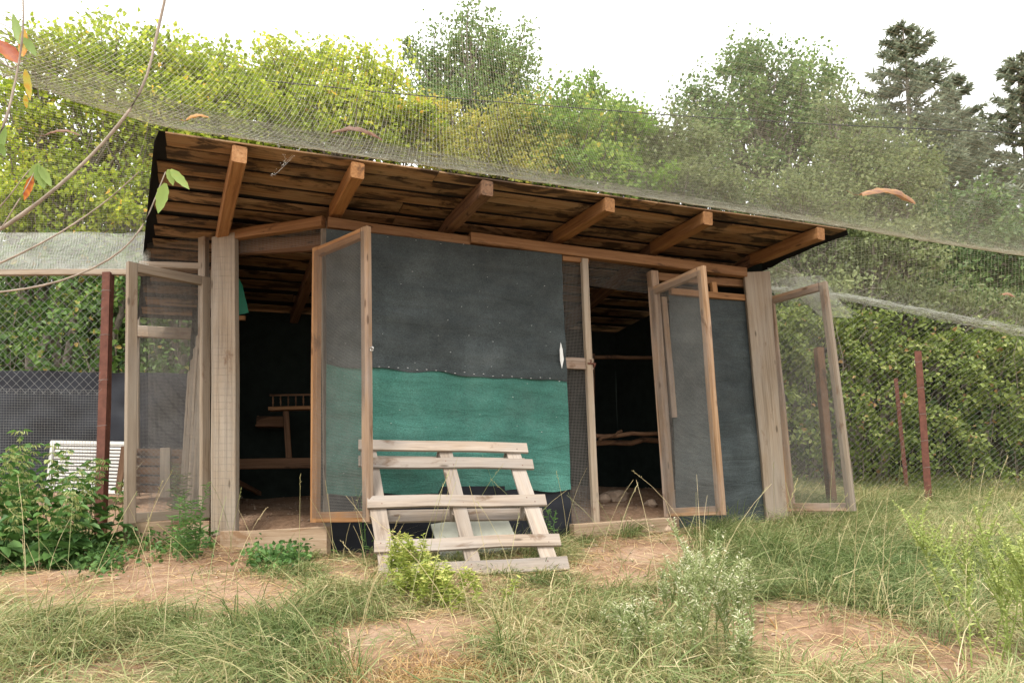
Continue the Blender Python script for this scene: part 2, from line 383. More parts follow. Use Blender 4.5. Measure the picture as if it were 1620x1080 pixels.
# ------------------------------------------------------------------ timber
def beam(name, p0, p1, w, t, side, mat, parent=None, segs=2, warp=.002, ext=0.0, taper=0.0):
    """a sawn timber from p0 to p1 (centre line), w wide along 'side', t thick; chamfered, slightly warped"""
    p0 = np.asarray(p0, float); p1 = np.asarray(p1, float)
    d = p1 - p0; L = np.linalg.norm(d); x = d / L
    s = np.asarray(side, float); s = s - x * (s @ x); s /= np.linalg.norm(s); z = np.cross(x, s)
    L += 2 * ext; c = min(w, t) * .09
    a, bb = w / 2, t / 2
    sec = np.array([(-a + c, -bb), (a - c, -bb), (a, -bb + c), (a, bb - c), (a - c, bb), (-a + c, bb), (-a, bb - c), (-a, -bb + c)])
    xs_ = np.linspace(-L / 2, L / 2, segs + 1)
    vs = []
    for i, xx in enumerate(xs_):
        j = rng.normal(0, warp, 2) if 0 < i < segs else np.zeros(2)
        sc = 1 + rng.normal(0, .012) - taper * i / segs
        vs.append(np.column_stack([np.full(8, xx), sec[:, 0] * sc + j[0], sec[:, 1] * sc + j[1]]))
    v = np.concatenate(vs); q = []
    for i in range(segs):
        for k in range(8):
            q.append((i * 8 + k, i * 8 + (k + 1) % 8, i * 8 + 8 + (k + 1) % 8, i * 8 + 8 + k))
    t3 = []
    for k in range(1, 7):
        t3.append((0, k + 1, k)); e = segs * 8; t3.append((e, e + k, e + k + 1))
    me = mesh_np(name, v, np.array(q)[:, ::-1] * 1, np.array(t3)[:, ::-1] * 1)
    # orientation kept outward
    o = bpy.data.objects.new(name, me); link(o); me.materials.append(mat)
    M = Matrix(((x[0], s[0], z[0], 0), (x[1], s[1], z[1], 0), (x[2], s[2], z[2], 0), (0, 0, 0, 1)))
    M.translation = Vector((p0 + p1) / 2)
    import bmesh
    bm = bmesh.new(); bm.from_mesh(me); bmesh.ops.recalc_face_normals(bm, faces=bm.faces); bm.to_mesh(me); bm.free()
    place(o, M, parent)
    return o
def sheet(name, tl, tr, br, bl, nu, nv, mat, parent, amp=.01, freq=3.0, seed=0, nrm=None, edge=0.0, hfold=0.0, sag=0.0):
    tl, tr, br, bl = map(lambda a: np.asarray(a, float), (tl, tr, br, bl))
    s = np.linspace(0, 1, nu)[None, :, None]; t = np.linspace(0, 1, nv)[:, None, None]
    p = (tl * (1 - s) + tr * s) * (1 - t) + (bl * (1 - s) + br * s) * t
    if nrm is None: nrm = norm(np.cross(tr - tl, bl - tl))
    S = np.broadcast_to(s[..., 0], (nv, nu)) * np.linalg.norm(tr - tl); T = np.broadcast_to(t[..., 0], (nv, nu)) * np.linalg.norm(bl - tl)
    w = amp * (vnoise(S, T, freq, seed) + .5 * vnoise(S, T, freq * 2.7, seed + 1)) + hfold * np.sin(T * 30 + 5 * vnoise(S, T, 1.3, seed + 3) + 2 * S) * (.4 + .6 * vnoise(S, T, 1.1, seed + 2) ** 2)
    p = p + nrm * w[..., None]
    if edge: p[-1, :, 2] += edge * vnoise(S[-1], S[-1], 5, seed + 5)
    if sag: p[:, :, 2] -= sag * (4 * s[..., 0] * (1 - s[..., 0])) * t[..., 0]
    i = np.arange(nu * nv).reshape(nv, nu)
    q = np.stack([i[:-1, :-1], i[:-1, 1:], i[1:, 1:], i[1:, :-1]], -1).reshape(-1, 4)
    return obj(name, mesh_np(name, p.reshape(-1, 3), q, smooth=True), mat, parent)
def grid_wires(name, tl, tr, br, bl, cell, r, mat, parent, wob=.002, bulge=0.0, skew=0.0):
    """welded square mesh stretched between four corners"""
    tl, tr, br, bl = map(lambda a: np.asarray(a, float), (tl, tr, br, bl))
    W = np.linalg.norm(tr - tl); H = np.linalg.norm(bl - tl); a = Acc()
    nrm = norm(np.cross(tr - tl, bl - tl))
    def pt(s, t):
        s = np.asarray(s)[..., None]; t = np.asarray(t)[..., None]
        p = (tl * (1 - s) + tr * s) * (1 - t) + (bl * (1 - s) + br * s) * t
        return p + nrm * (wob * vnoise(s * W, t * H, 4, 3) + bulge * 16 * s * (1 - s) * t * (1 - t))
    k = max(3, int(max(W, H) / .25))
    s = np.linspace(0, 1, max(2, int(W / cell)) + 1); t = np.linspace(0, 1, k)
    a.add(*tubes(pt(np.repeat(s[:, None], k, 1), np.repeat(t[None], len(s), 0)), r))
    t2 = np.linspace(0, 1, max(2, int(H / cell)) + 1); s2 = np.linspace(0, 1, k)
    a.add(*tubes(pt(np.repeat(s2[None], len(t2), 0), np.repeat(t2[:, None], k, 1)), r))
    return obj(name, a.mesh(name), mat, parent)
def diamond_wires(name, tl, tr, br, bl, cell, r, mat, parent, wob=.006):
    """chain-link: two families of slanting wires"""
    tl, tr, br, bl = map(lambda a: np.asarray(a, float), (tl, tr, br, bl))
    W = np.linalg.norm(tr - tl); H = np.linalg.norm(bl - tl); nrm = norm(np.cross(tr - tl, bl - tl)); polys = []
    N = 9
    for sg in (1, -1):
        for s0 in np.arange(-H, W + H, cell):
            t = np.linspace(0, H, 200); s = s0 + sg * t
            ok = (s >= 0) & (s <= W)
            if ok.sum() < 3: continue
            ta, tb = t[ok][0], t[ok][-1]
            tt = np.linspace(ta, tb, N); ss = (s0 + sg * tt) / W; tt = tt / H
            p = (tl * (1 - ss[:, None]) + tr * ss[:, None]) * (1 - tt[:, None]) + (bl * (1 - ss[:, None]) + br * ss[:, None]) * tt[:, None]
            polys.append(p + nrm * (wob * vnoise(ss * W, tt * H, 3, 2) + sg * r * 1.2)[:, None])
    a = Acc(); a.add(*tubes(np.array(polys), r))
    return obj(name, a.mesh(name), mat, parent)
def v3(p2, z): return np.array([p2[0], p2[1], z])
UP = np.array([0, 0, 1.0]); WD3 = v3(WD, 0); WN3 = v3(WN, 0); LD3 = v3(LD, 0); LN3 = v3(LN, 0)

# ------------------------------------------------------------------ the hen house
base = np.array([0.2, 6.0, gz(.2, 6.0)])
shed = thing("hen_house", "long ramshackle wooden hen house with lean-to board roof and shade cloth walls", "shed", base)

# roof: front edge follows the picture, boards run parallel to it, slightly bowed towards the back
FL = on_plane(262, 209, E0, WD); FR = on_plane(1338, 362, E0, WD)
FLEN = np.linalg.norm((FR - FL)[:2])
def roof_z(a, p):          # a: along from the front left corner, p: back from the front edge
    return FL[2] + (FR[2] - FL[2]) * a / FLEN + .06 * p - .052 * p * p
def roof_pt(a, p, dz=0.0):
    q = FL[:2] + WD * a - WN * p
    return np.array([q[0], q[1], roof_z(a, p) + dz])
def left_a(p): return -.11 * p          # the left end flares out
ROWS = 15; PW = .213
for k in range(ROWS):
    p = .09 + k * PW
    a0 = left_a(p) + rng.uniform(-.03, .03); a1 = FLEN + rng.uniform(-.06, .04)
    cuts = [a0] + ([a0 + FLEN * rng.uniform(.3, .7)] if k % 4 else [a0 + FLEN * rng.uniform(.2, .35), a0 + FLEN * rng.uniform(.6, .8)]) + [a1]
    for c0, c1 in zip(cuts[:-1], cuts[1:]):
        dz = rng.uniform(-.007, .007)
        tilt = rng.uniform(-.05, .05)
        beam("roof_board", roof_pt(c0, p, dz), roof_pt(c1 - .006, p, dz), PW - rng.uniform(.046, .074), .010,
             v3(-WN, -.02 + tilt - .05 * p), M_ROOF, shed, segs=3, warp=.003)
# roofing felt lapping over the ends
fa = Acc(); na, npp = 30, 18
A_ = np.linspace(-.05, 1.0, na); pp = np.linspace(.03, ROWS * PW + .04, npp)
pts = []
for j, p in enumerate(pp):
    for i, s in enumerate(A_):
        a = left_a(p) - .035 + (FLEN + .075 - left_a(p)) * ((i - 1) / (na - 3)) if 0 < i < na - 1 else (left_a(p) - .055 if i == 0 else FLEN + .06)
        dz = .016 + .003 * vnoise(a, p, 5, 4)
        if i == 0: dz -= .06 + .03 * vnoise(p, p, 6, 2)
        if i == na - 1: dz -= .05 + .02 * vnoise(p, p, 6, 5)
        pts.append(roof_pt(a, p, dz))
ix = np.arange(na * npp).reshape(npp, na)
fa.add(np.array(pts), np.stack([ix[:-1, :-1], ix[:-1, 1:], ix[1:, 1:], ix[1:, :-1]], -1).reshape(-1, 4))
obj("roofing_felt", fa.mesh("roofing_felt", True), M_FELT, shed)

# rafters under the boards
RAFT = [((350, 371), (380, 226), M_PINE), ((533, 338), (567, 249), M_RAFT), ((718, 364), (772, 277), M_DARKW), ((890, 386), (966, 306), M_RAFT), ((1044, 407), (1121, 330), M_RAFT), ((1203, 424), (1300, 357), M_RAFT)]
for (ub, vb), (ut, vt), mt in RAFT:
    e = on_plane(ut, vt, E0, WD)
    a = (e[:2] - FL[:2]) @ WD
    wp = wall(ub, vb) if ub > 500 else np.array([*(E0 + WD * ((P(ub, vb, 5.35)[:2] - E0) @ WD) - WN * 1.5), 0])
    ab = (wp[:2] - FL[:2]) @ WD; pb = (wp[:2] - FL[:2]) @ -WN
    d = (ab - a) / pb
    pe = 3.0
    pm = (0.015, .02 + pe * .5)
    segp = [.012, pb, pe]
    p0 = roof_pt(a, .012, -.068); p1 = roof_pt(ab, pb, -.066)
    o = beam("rafter", p0, p1 + (p1 - p0) * .12, .085, .105, WD3, M_RAFT if mt is None else mt, shed, segs=3, warp=.002)
    p2 = roof_pt(ab + d * (pe - pb), pe, -.066)
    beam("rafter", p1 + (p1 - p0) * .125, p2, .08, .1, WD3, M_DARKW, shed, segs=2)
    Mo = MW[o.name]

# header beams
def tw(name, a, b_, w, t, side, mat, **k): return beam(name, a, b_, w, t, side, mat, shed, **k)
tw("header_beam", wall(518, 353, -.02), wall(742, 383, -.02), .075, .07, UP, M_HEAD, segs=3)
tw("header_beam", wall(743, 377, .005), wall(1178, 432, .005), .085, .07, UP, M_HEAD, segs=3)
tw("header_beam", lwall(362, 374, .02), lwall(512, 351, .02), .075, .06, UP, M_HEAD, segs=3)
tw("header_beam", wall(1040, 438, -.06), wall(1178, 449, -.06), .07, .045, UP, M_HEAD)
tw("cross_rail", wall(1060, 461, -.02), wall(1198, 473, -.02), .055, .045, UP, M_PINE)
tw("spacer_block", wall(1128, 447, -.025), wall(1130, 463, -.025), .055, .04, WD3, M_PINE, segs=1)
tw("corner_stud", lwall(514, 352, -.04), lwall(520, 868, -.04), .06, .06, WD3, M_POST, segs=4)
# posts and jambs
tw("post", lwall(356, 373, .03), lwall(356, 845, .03), .215, .05, LD3, M_POST, segs=4, warp=.003)
grid_wires("wire_mesh", lwall(336, 376, .058), lwall(376, 376, .058), lwall(376, 835, .058), lwall(336, 835, .058), .05, .0005, M_DWIRE, shed)
tw("post", wall(1196, 431, .04), wall(1233, 822, .04), .235, .05, WD3 * .8 + WN3 * .3, M_POST, segs=4)
tw("jamb", wall(1032, 430, .02), wall(1062, 832, .02), .07, .08, WD3, M_DOOR, segs=4)
tw("jamb", wall(1049, 470, -.02), wall(1066, 660, -.02), .055, .03, WD3, M_DOOR, segs=3)
tw("end_stud", P(322, 372, 5.52), P(322, 830, 5.52), .07, .05, LD3, M_POST, segs=3)
tw("cross_rail", P(222, 419, 5.6), P(322, 422, 5.52), .05, .045, UP, M_POST)
# fixed narrow mesh screen beside the doorway
scr = group_part("mesh_screen", shed, wall(915, 830))
beam("stile", wall(924, 410, .03), wall(943, 834, .03), .055, .045, WD3, M_POST, scr, segs=4)
beam("rail", wall(893, 574, .02), wall(938, 576, .02), .09, .03, UP, M_DOOR, scr, segs=1)
beam("rail", wall(889, 409, .015), wall(930, 413, .015), .04, .035, UP, M_HEAD, scr, segs=1)
grid_wires("wire_mesh", wall(889, 412, 0), wall(926, 416, 0), wall(945, 838, 0), wall(905, 842, 0), .012, .0013, M_DWIRE, scr)
bo = Acc(); c0 = wall(936, 575, .055)
for dx, dz, w_, h_ in ((0, 0, .075, .014), (-.012, .018, .012, .03), (.02, -.014, .012, .03)):
    q0 = c0 + WD3 * (dx - w_ / 2) + UP * dz; q1 = c0 + WD3 * (dx + w_ / 2) + UP * dz
    bo.add(*tubes(np.array([q0, (q0 + q1) / 2, q1]), h_ / 2, 6))
obj("bolt_latch", bo.mesh("bolt_latch"), M_RUST, scr)

# shade cloth, dark above, green below, black plastic along the foot
sheet("charcoal_cloth", wall(516, 362, .035), wall(889, 403, .035), wall(897, 604, .035), wall(516, 578, .035), 70, 44, M_CLOTH, shed, amp=.014, freq=2.0, seed=1, hfold=.010, edge=.022)
sheet("green_cloth", wall(516, 576, .028), wall(897, 600, .028), wall(903, 776, .028), wall(516, 782, .028), 60, 34, M_GREEN, shed, amp=.012, freq=2.6, seed=4, hfold=.007, edge=.02)
sheet("black_plastic_skirt", wall(520, 770, .02), wall(902, 768, .02), wall(905, 850, .03), wall(524, 884, .03), 50, 14, M_BLACK, shed, amp=.018, freq=4, seed=8, edge=.02)
sheet("charcoal_cloth", wall(1058, 466, -.03), wall(1200, 478, -.03), wall(1225, 835, -.03), wall(1072, 856, -.03), 40, 50, M_CLOTH, shed, amp=.010, freq=2.4, seed=12, hfold=.008)
# staples and pinholes, their light painted white, dotted in rows over the cloth
st = Acc()
for row in range(16):
    for col in range(9):
        if rng.random() < .35: continue
        u = 530 + col * 41 + (row % 2) * 18 + rng.uniform(-7, 7); tt = (row + rng.uniform(-.2, .2)) / 16
        u = min(u, 886); vt0 = 366 + (u - 520) * .118
        v = vt0 + tt * (770 - vt0)
        c = wall(u, v, .052 if v < 590 else .046); h = rng.uniform(.0016, .0036)
        st.add([c - WD3 * h * 1.6, c + WD3 * h * 1.6 + UP * .001, c + WD3 * h * 1.4 + UP * h * .7, c - WD3 * h * 1.4 + UP * h * .6], [(0, 1, 2, 3)])
for v in (592,):
    for u in np.arange(600, 895, 15):
        c = wall(u, 579 + (u - 590) * .075 + rng.uniform(-2, 2), .052); h = .0028
        st.add([c - WD3 * h * 2, c + WD3 * h * 2, c + WD3 * h * 2 + UP * h, c - WD3 * h * 2 + UP * h], [(0, 1, 2, 3)])
o = obj("staples_and_lit_pinholes", st.mesh("staples_and_lit_pinholes"), M_TAG, shed); o['kind'] = 'stuff'
tg = np.array([wall(887, 541, .06), wall(890, 552, .06), wall(892, 568, .066), wall(889, 583, .06), wall(886, 570, .07), wall(885.5, 553, .063)])
obj("torn_white_tag", mesh_np("tag", tg, np.array([(0, 1, 2, 5), (5, 2, 3, 4)])), M_TAG, shed)

# mesh strips
grid_wires("wire_mesh", lwall(380, 372, 0), lwall(514, 352, 0), lwall(514, 385, 0), lwall(380, 400, 0), .012, .0008, M_DWIRE, shed)
grid_wires("wire_mesh", wall(930, 412, -.01), wall(1030, 426, -.01), wall(1027, 464, -.03), wall(934, 452, -.02), .013, .0009, M_DWIRE, shed, bulge=.02)
grid_wires("wire_mesh", P(233, 374, 5.58), P(332, 374, 5.5), P(330, 820, 5.5), P(236, 826, 5.58), .011, .0008, M_DWIRE, shed)
tw("inner_beam", lwall(380, 392, -.12), lwall(514, 384, -.12), .12, .04, UP, M_DARKW)

# sills
tw("sill_board", lwall(352, 862, .06), lwall(520, 856, .06), .20, .05, UP + LD3 * .05, M_SILL, segs=3)
tw("sill_board", wall(905, 841, .10), wall(1070, 829, .10), .12, .08, UP, M_SILL, segs=3)
tw("sill_board", P(196, 852, 5.35), P(332, 850, 5.32), .24, .045, UP, M_SILL, segs=3)
tw("sill_board", wall(1236, 818, .03), wall(1320, 815, .03), .14, .05, UP, M_SILL)

# back wall, partition and right end closing the dark room
BK0 = np.array([-3.01, 6.66]); BK1 = np.array([1.22, 8.37]); BKX = BK1 + WD * .25
def zb(p): return float(gz(p[0], p[1])) - .1
def rz(p): q = np.asarray(p) - FL[:2]; return float(roof_z(q @ WD, q @ -WN)) - .03
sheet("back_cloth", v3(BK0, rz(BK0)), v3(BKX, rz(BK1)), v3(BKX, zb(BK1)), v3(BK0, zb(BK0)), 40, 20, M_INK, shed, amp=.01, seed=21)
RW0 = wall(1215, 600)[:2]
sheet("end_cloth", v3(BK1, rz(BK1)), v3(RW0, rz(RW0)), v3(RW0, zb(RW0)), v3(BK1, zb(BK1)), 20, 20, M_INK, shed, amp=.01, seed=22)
PT0 = P(333, 600, 5.50)[:2]
npl = 9
for k in range(npl):
    a = (k + .5) / npl; c = PT0 * (1 - a) + BK0 * a
    top = rz(c) - .02 if a < .15 else rz(c) - .1 - .62 * max(0, a - .15) ** .6
    beam("partition_board", v3(c, zb(c)), v3(c, top), .135, .022, v3(BK0 - PT0, 0), M_POST, shed, segs=3, warp=.004)
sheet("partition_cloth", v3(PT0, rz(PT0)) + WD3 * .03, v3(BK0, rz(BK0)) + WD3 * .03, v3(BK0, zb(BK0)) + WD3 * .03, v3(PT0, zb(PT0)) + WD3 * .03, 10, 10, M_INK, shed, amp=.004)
# back beam and foot board of the open left bay
tw("back_beam", P(215, 524, 7.0), P(305, 528, 6.9), .11, .06, UP, M_POST)
for u in (214,):
    tw("back_post", P(u, 500, 7.05), P(u, 805, 7.05), .08, .08, WD3, M_POST)

# doors: two stiles, two rails, welded mesh
def door(Hb, Fb, Ft, Ht, mat_h, mat_f, label, latch=None, cell=.0095, wr=.00085, wm=M_DWIRE, wide=.068):
    Hb, Fb, Ft, Ht = map(np.asarray, (Hb, Fb, Ft, Ht))
    d = group_part("door", shed, Hb); d['label'] = label
    x = norm(Fb - Hb); nn = norm(np.cross(x, Ht - Hb)); h = wide / 2
    beam("stile", Hb + x * h, Ht + x * h, wide, .04, x, mat_h, d, segs=4)
    beam("stile", Fb - x * h, Ft - x * h, wide, .04, x, mat_f, d, segs=4)
    up = norm(Ht - Hb)
    beam("rail", Ht + x * wide - up * h, Ft - x * wide - up * h, wide, .039, up, mat_h, d, segs=2)
    beam("rail", Hb + x * wide + up * h, Fb - x * wide + up * h, wide, .039, up, mat_h, d, segs=2)
    off = nn * .0225
    grid_wires("wire_mesh", Ht + x * .03 - up * .03 + off, Ft - x * .03 - up * .03 + off, Fb - x * .03 + up * .03 + off, Hb + x * .03 + up * .03 + off, cell, wr, wm, d, wob=.0015)
    for f in (.15, .85):
        c = Hb * (1 - f) + Ht * f
        a = Acc(); a.add(*tubes(np.array([c - up * .035, c, c + up * .035]) - x * .004, .009, 6))
        obj("hinge", a.mesh("hinge"), M_RUST, d)
    if latch:
        c = Fb * (1 - latch) + Ft * latch
        a = Acc(); ang = np.linspace(0, 2 * np.pi, 9); ct_ = c - x * .03 - nn * .024
        a.add(*tubes(np.array([ct_, ct_ * .5 + c * .5, c + x * .004]), .006, 6)); a.add(*tubes(np.array([c + x * (.016 + .014 * np.cos(t)) + up * .014 * np.sin(t) for t in ang]), .004, 5))
        obj("latch", a.mesh("latch"), M_STEEL, d)
    return d
door(P(330, 818, 5.45), P(197, 828, 4.97), P(201, 414, 4.97), P(331, 440, 5.45), M_POST, M_POST, "grey weathered door leaf with fine mesh beside the rusty post")
door(P(494, 826, 4.97), P(588, 825, 4.60), P(584, 358, 4.60), P(497, 394, 4.97), M_PINE, M_DOOR, "orange pine door leaf standing open beside the pallet", latch=.57)
door(P(1053, 817, 5.93), P(1147, 814, 5.48), P(1115, 420, 5.48), P(1027, 456, 5.93), M_DOOR, M_DOOR, "brown door leaf open in front of the charcoal end panel")
door(P(1246, 808, 6.40), P(1354, 808, 5.95), P(1308, 445, 5.95), P(1213, 471, 6.40), M_DOOR, M_POST, "grey door leaf on the broad end post, open against the hedge")

# ------------------------------------------------------------------ inside
inn = thing("roost_bench", "dark wooden perch bench inside the left doorway", "perch", G(430, 800))
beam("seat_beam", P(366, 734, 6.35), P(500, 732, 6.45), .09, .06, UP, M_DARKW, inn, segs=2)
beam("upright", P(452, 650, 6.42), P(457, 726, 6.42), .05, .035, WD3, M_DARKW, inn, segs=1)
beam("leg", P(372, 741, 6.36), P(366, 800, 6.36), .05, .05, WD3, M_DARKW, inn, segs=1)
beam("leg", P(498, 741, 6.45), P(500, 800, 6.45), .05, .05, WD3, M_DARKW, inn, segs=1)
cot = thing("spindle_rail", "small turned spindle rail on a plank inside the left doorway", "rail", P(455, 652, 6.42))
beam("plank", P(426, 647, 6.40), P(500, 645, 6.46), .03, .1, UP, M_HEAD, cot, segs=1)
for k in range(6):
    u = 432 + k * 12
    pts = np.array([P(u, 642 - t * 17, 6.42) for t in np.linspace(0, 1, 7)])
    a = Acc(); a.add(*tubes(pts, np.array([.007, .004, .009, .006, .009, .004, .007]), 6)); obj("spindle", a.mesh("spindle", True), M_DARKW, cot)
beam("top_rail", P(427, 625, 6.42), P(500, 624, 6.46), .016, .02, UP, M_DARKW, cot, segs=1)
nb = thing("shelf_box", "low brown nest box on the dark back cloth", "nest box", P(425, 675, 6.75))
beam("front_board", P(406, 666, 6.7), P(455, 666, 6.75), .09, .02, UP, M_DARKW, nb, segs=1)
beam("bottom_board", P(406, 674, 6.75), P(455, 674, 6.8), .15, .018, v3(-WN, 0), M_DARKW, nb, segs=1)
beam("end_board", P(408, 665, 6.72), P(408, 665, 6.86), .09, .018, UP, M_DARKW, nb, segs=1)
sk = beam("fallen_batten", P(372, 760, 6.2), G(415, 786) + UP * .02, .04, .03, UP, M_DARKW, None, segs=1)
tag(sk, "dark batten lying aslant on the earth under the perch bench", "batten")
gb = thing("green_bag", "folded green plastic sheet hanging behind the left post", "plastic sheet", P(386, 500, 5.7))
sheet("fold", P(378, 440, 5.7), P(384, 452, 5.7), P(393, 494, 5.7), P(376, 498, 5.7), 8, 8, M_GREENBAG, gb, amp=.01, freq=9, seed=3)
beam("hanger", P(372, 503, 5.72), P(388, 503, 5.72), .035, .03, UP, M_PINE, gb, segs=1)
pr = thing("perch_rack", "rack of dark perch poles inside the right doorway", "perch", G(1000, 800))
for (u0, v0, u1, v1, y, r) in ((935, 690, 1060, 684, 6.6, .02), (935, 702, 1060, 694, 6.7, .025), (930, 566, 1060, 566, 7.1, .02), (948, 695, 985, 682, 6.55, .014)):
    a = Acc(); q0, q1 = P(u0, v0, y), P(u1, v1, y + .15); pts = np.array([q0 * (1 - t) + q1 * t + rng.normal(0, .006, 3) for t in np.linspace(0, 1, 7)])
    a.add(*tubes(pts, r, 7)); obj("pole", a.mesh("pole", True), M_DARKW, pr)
for u in (936, 1058):
    beam("upright", P(u, 560, 7.0), P(u, 800, 7.0), .05, .05, WD3, M_DARKW, pr, segs=1)
def stone(name, c, r, label=None, mat=M_STONE, group=None):
    import bmesh
    bm = bmesh.new(); bmesh.ops.create_icosphere(bm, subdivisions=2, radius=1)
    ph = rng.uniform(0, 9)
    for v in bm.verts:
        f = 1 + .22 * math.sin(v.co.x * 3 + ph) * math.cos(v.co.y * 2.6 + ph) + .12 * math.sin(v.co.z * 6 + ph * 2)
        v.co = Vector((v.co.x * r[0] * f, v.co.y * r[1] * f, v.co.z * r[2] * f))
    me = bpy.data.meshes.new(name); bm.to_mesh(me); bm.free(); me.materials.append(mat)
    o = bpy.data.objects.new(name, me); link(o); place(o, Matrix.Translation(Vector(c)))
    if label: tag(o, label, "stone", group)
    return o
for u, v, y, r in ((975, 772, 6.9, .09), (955, 778, 6.8, .06), (1030, 800, 6.5, .05)):
    p = P(u, v, y); p[2] = gz(p[0], p[1]) + r * .3
    stone("stone", p, (r * 1.3, r, r * .8), "rough brown stone on the earth floor inside the right doorway", group="stones inside the right doorway")
for u in (1028, 1052):
    p = wall(u, 853, .1); p[2] = gz(p[0], p[1]) + .03
    stone("stone", p, (.07, .05, .055), "rough pale stone packed under the right door sill", group="stones under the right sill")
tag(beam("rusty_stake", wall(1070, 832, .13), wall(1071, 862, .13), .03, .03, WD3, M_RUST, None, segs=1), "short rusty stake driven in at the end of the right door sill", "stake")

# ------------------------------------------------------------------ pallet leaning on the wall
pal = thing("pallet", "pale weathered timber pallet leaning against the green cloth", "pallet", G(750, 900))
BL, BR_ = P(600, 918, 4.28), P(903, 902, 4.50)
TL_, TR_ = P(566, 697, 4.86), P(832, 703, 5.12)
def pq(s, t): return (BL * (1 - s) + BR_ * s) * (1 - t) + (TL_ * (1 - s) + TR_ * s) * t
pn = norm(np.cross(TR_ - TL_, BL - TL_)); pn = pn if pn[1] < 0 else -pn
upal = norm(TL_ - BL)
for t, w_ in ((.965, .085), (.82, .085), (.52, .09), (.215, .085), (.05, .092)):
    beam("slat", pq(0, t) + pn * .0, pq(1.0, t) + pn * .0, w_, .02, upal, M_PAL, pal, segs=3, warp=.003)
for s in (.055, .5, .91):
    beam("stringer", pq(s, -.03) - pn * .022, pq(s, 1.0) - pn * .022, .1 if s != .5 else .09, .021, norm(BR_ - BL), M_PAL, pal, segs=3)
    for t in (.06, .5, .93):
        beam("block", pq(s, t) - pn * .034, pq(s, t) - pn * .112, .1, .12, norm(BR_ - BL), M_PAL, pal, segs=1)
for t in (.06, .5, .93):
    beam("bottom_slat", pq(0, t) - pn * .125, pq(1, t) - pn * .125, .09, .02, upal, M_PAL, pal, segs=2)
a = Acc(); nx3 = norm(BR_ - BL)
for t in (.965, .82, .52, .215, .05):
    for s_ in (.055, .5, .91):
        for dx, dy in ((-.022, .018), (.024, -.016)):
            c = pq(s_, t) + nx3 * dx + upal * dy + pn * .0105
            ring = np.array([c + nx3 * .0042 * math.cos(x) + upal * .0042 * math.sin(x) for x in np.arange(6) * math.pi / 3] + [c + pn * .0012])
            a.add(ring, None, [(k, (k + 1) % 6, 6) for k in range(6)])
obj("nail_heads", a.mesh("nail_heads"), M_RUST, pal)['kind'] = 'stuff'
sl = thing("leaning_board", "grey green board lying against the wall behind the pallet", "board", G(760, 860))
beam("panel", P(690, 858, 4.98), P(810, 838, 5.12), .36, .025, np.array([0, .35, .3]), M_SLAB, sl, segs=2)

# ------------------------------------------------------------------ left run: posts, fence, tarp, slatted panel, crate
def steel_post(name, p0, p1, w, label, mat=M_RUST, cat="post"):
    p0 = np.asarray(p0); p1 = np.asarray(p1)
    t = thing(name, label, cat, p0)
    beam("flange", p0, p1, w, .006, np.array([1.0, 0, 0]), mat, t, segs=4, warp=.002)
    beam("web", p0 + np.array([w / 2 - .003, w / 2 + .004, 0]), p1 + np.array([w / 2 - .003, w / 2 + .004, 0]), w, .006, np.array([0, 1.0, 0]), mat, t, segs=4, warp=.002)
    for k in range(6):
        f = (k + .5) / 6; c = p0 * (1 - f) + p1 * f
        a = Acc(); an = np.linspace(0, 2 * np.pi, 7)
        a.add(*tubes(np.array([c + np.array([.62 * w * math.cos(x), .5 * w * math.sin(x), .004 * x]) for x in an]), .0016, 4))
        obj("tie_wire", a.mesh("tie_wire"), M_DWIRE, t)
    return t
def gp(u, v0, v1, Y):
    """a post's foot on the ground and its head, from its picture line"""
    top = P(u[1], v0, Y); bot = P(u[0], v1, Y); bot[2] = min(bot[2], gz(bot[0], bot[1]) - .05)
    return bot, top
steel_post("steel_post", *gp((158, 168), 430, 826, 5.5), .062, "rusty angle iron post between the left fence and the grey door")
lf = thing("left_fence", "wire fence of welded mesh below and chain link above, left of the rusty post", "fence", G(60, 830))
diamond_wires("chain_link", P(-160, 436, 5.45), P(166, 436, 5.5), P(162, 625, 5.5), P(-160, 620, 5.45), .07, .0011, M_WIRE, lf)
grid_wires("welded_mesh", P(-160, 612, 5.46), P(162, 617, 5.51), P(158, 820, 5.51), P(-160, 822, 5.46), .0205, .0011, M_WIRE, lf, wob=.006)
beam("top_rail", P(-160, 433, 5.5), P(236, 431, 5.55), .045, .04, UP, M_POST, lf, segs=3)
fn = thing("folded_net", "pale fine net folded along the top of the left fence", "net", P(100, 430, 5.6))
n_tl, n_tr, n_br, n_bl = P(-160, 372, 6.0), P(236, 366, 5.75), P(236, 428, 5.55), P(-160, 428, 5.5)
grid_wires("net_layer", n_tl, n_tr, n_br, n_bl, .014, .0009, M_WNET, fn, wob=.03)
grid_wires("net_layer", n_tl + UP * .02, n_tr - UP * .03, n_br + np.array([0, .05, 0]), n_bl + np.array([0, .06, 0]), .015, .0008, M_WNET, fn, wob=.05)
tp = thing("black_tarp", "black plastic sheet strung along the foot of the left bramble hedge", "tarp", G(100, 800))
sheet("sheet", P(-220, 582, 7.9), P(345, 592, 7.7), P(345, 770, 7.6), P(-220, 775, 7.8), 90, 20, M_BLACK, tp, amp=.035, freq=3.2, seed=31, hfold=.004)
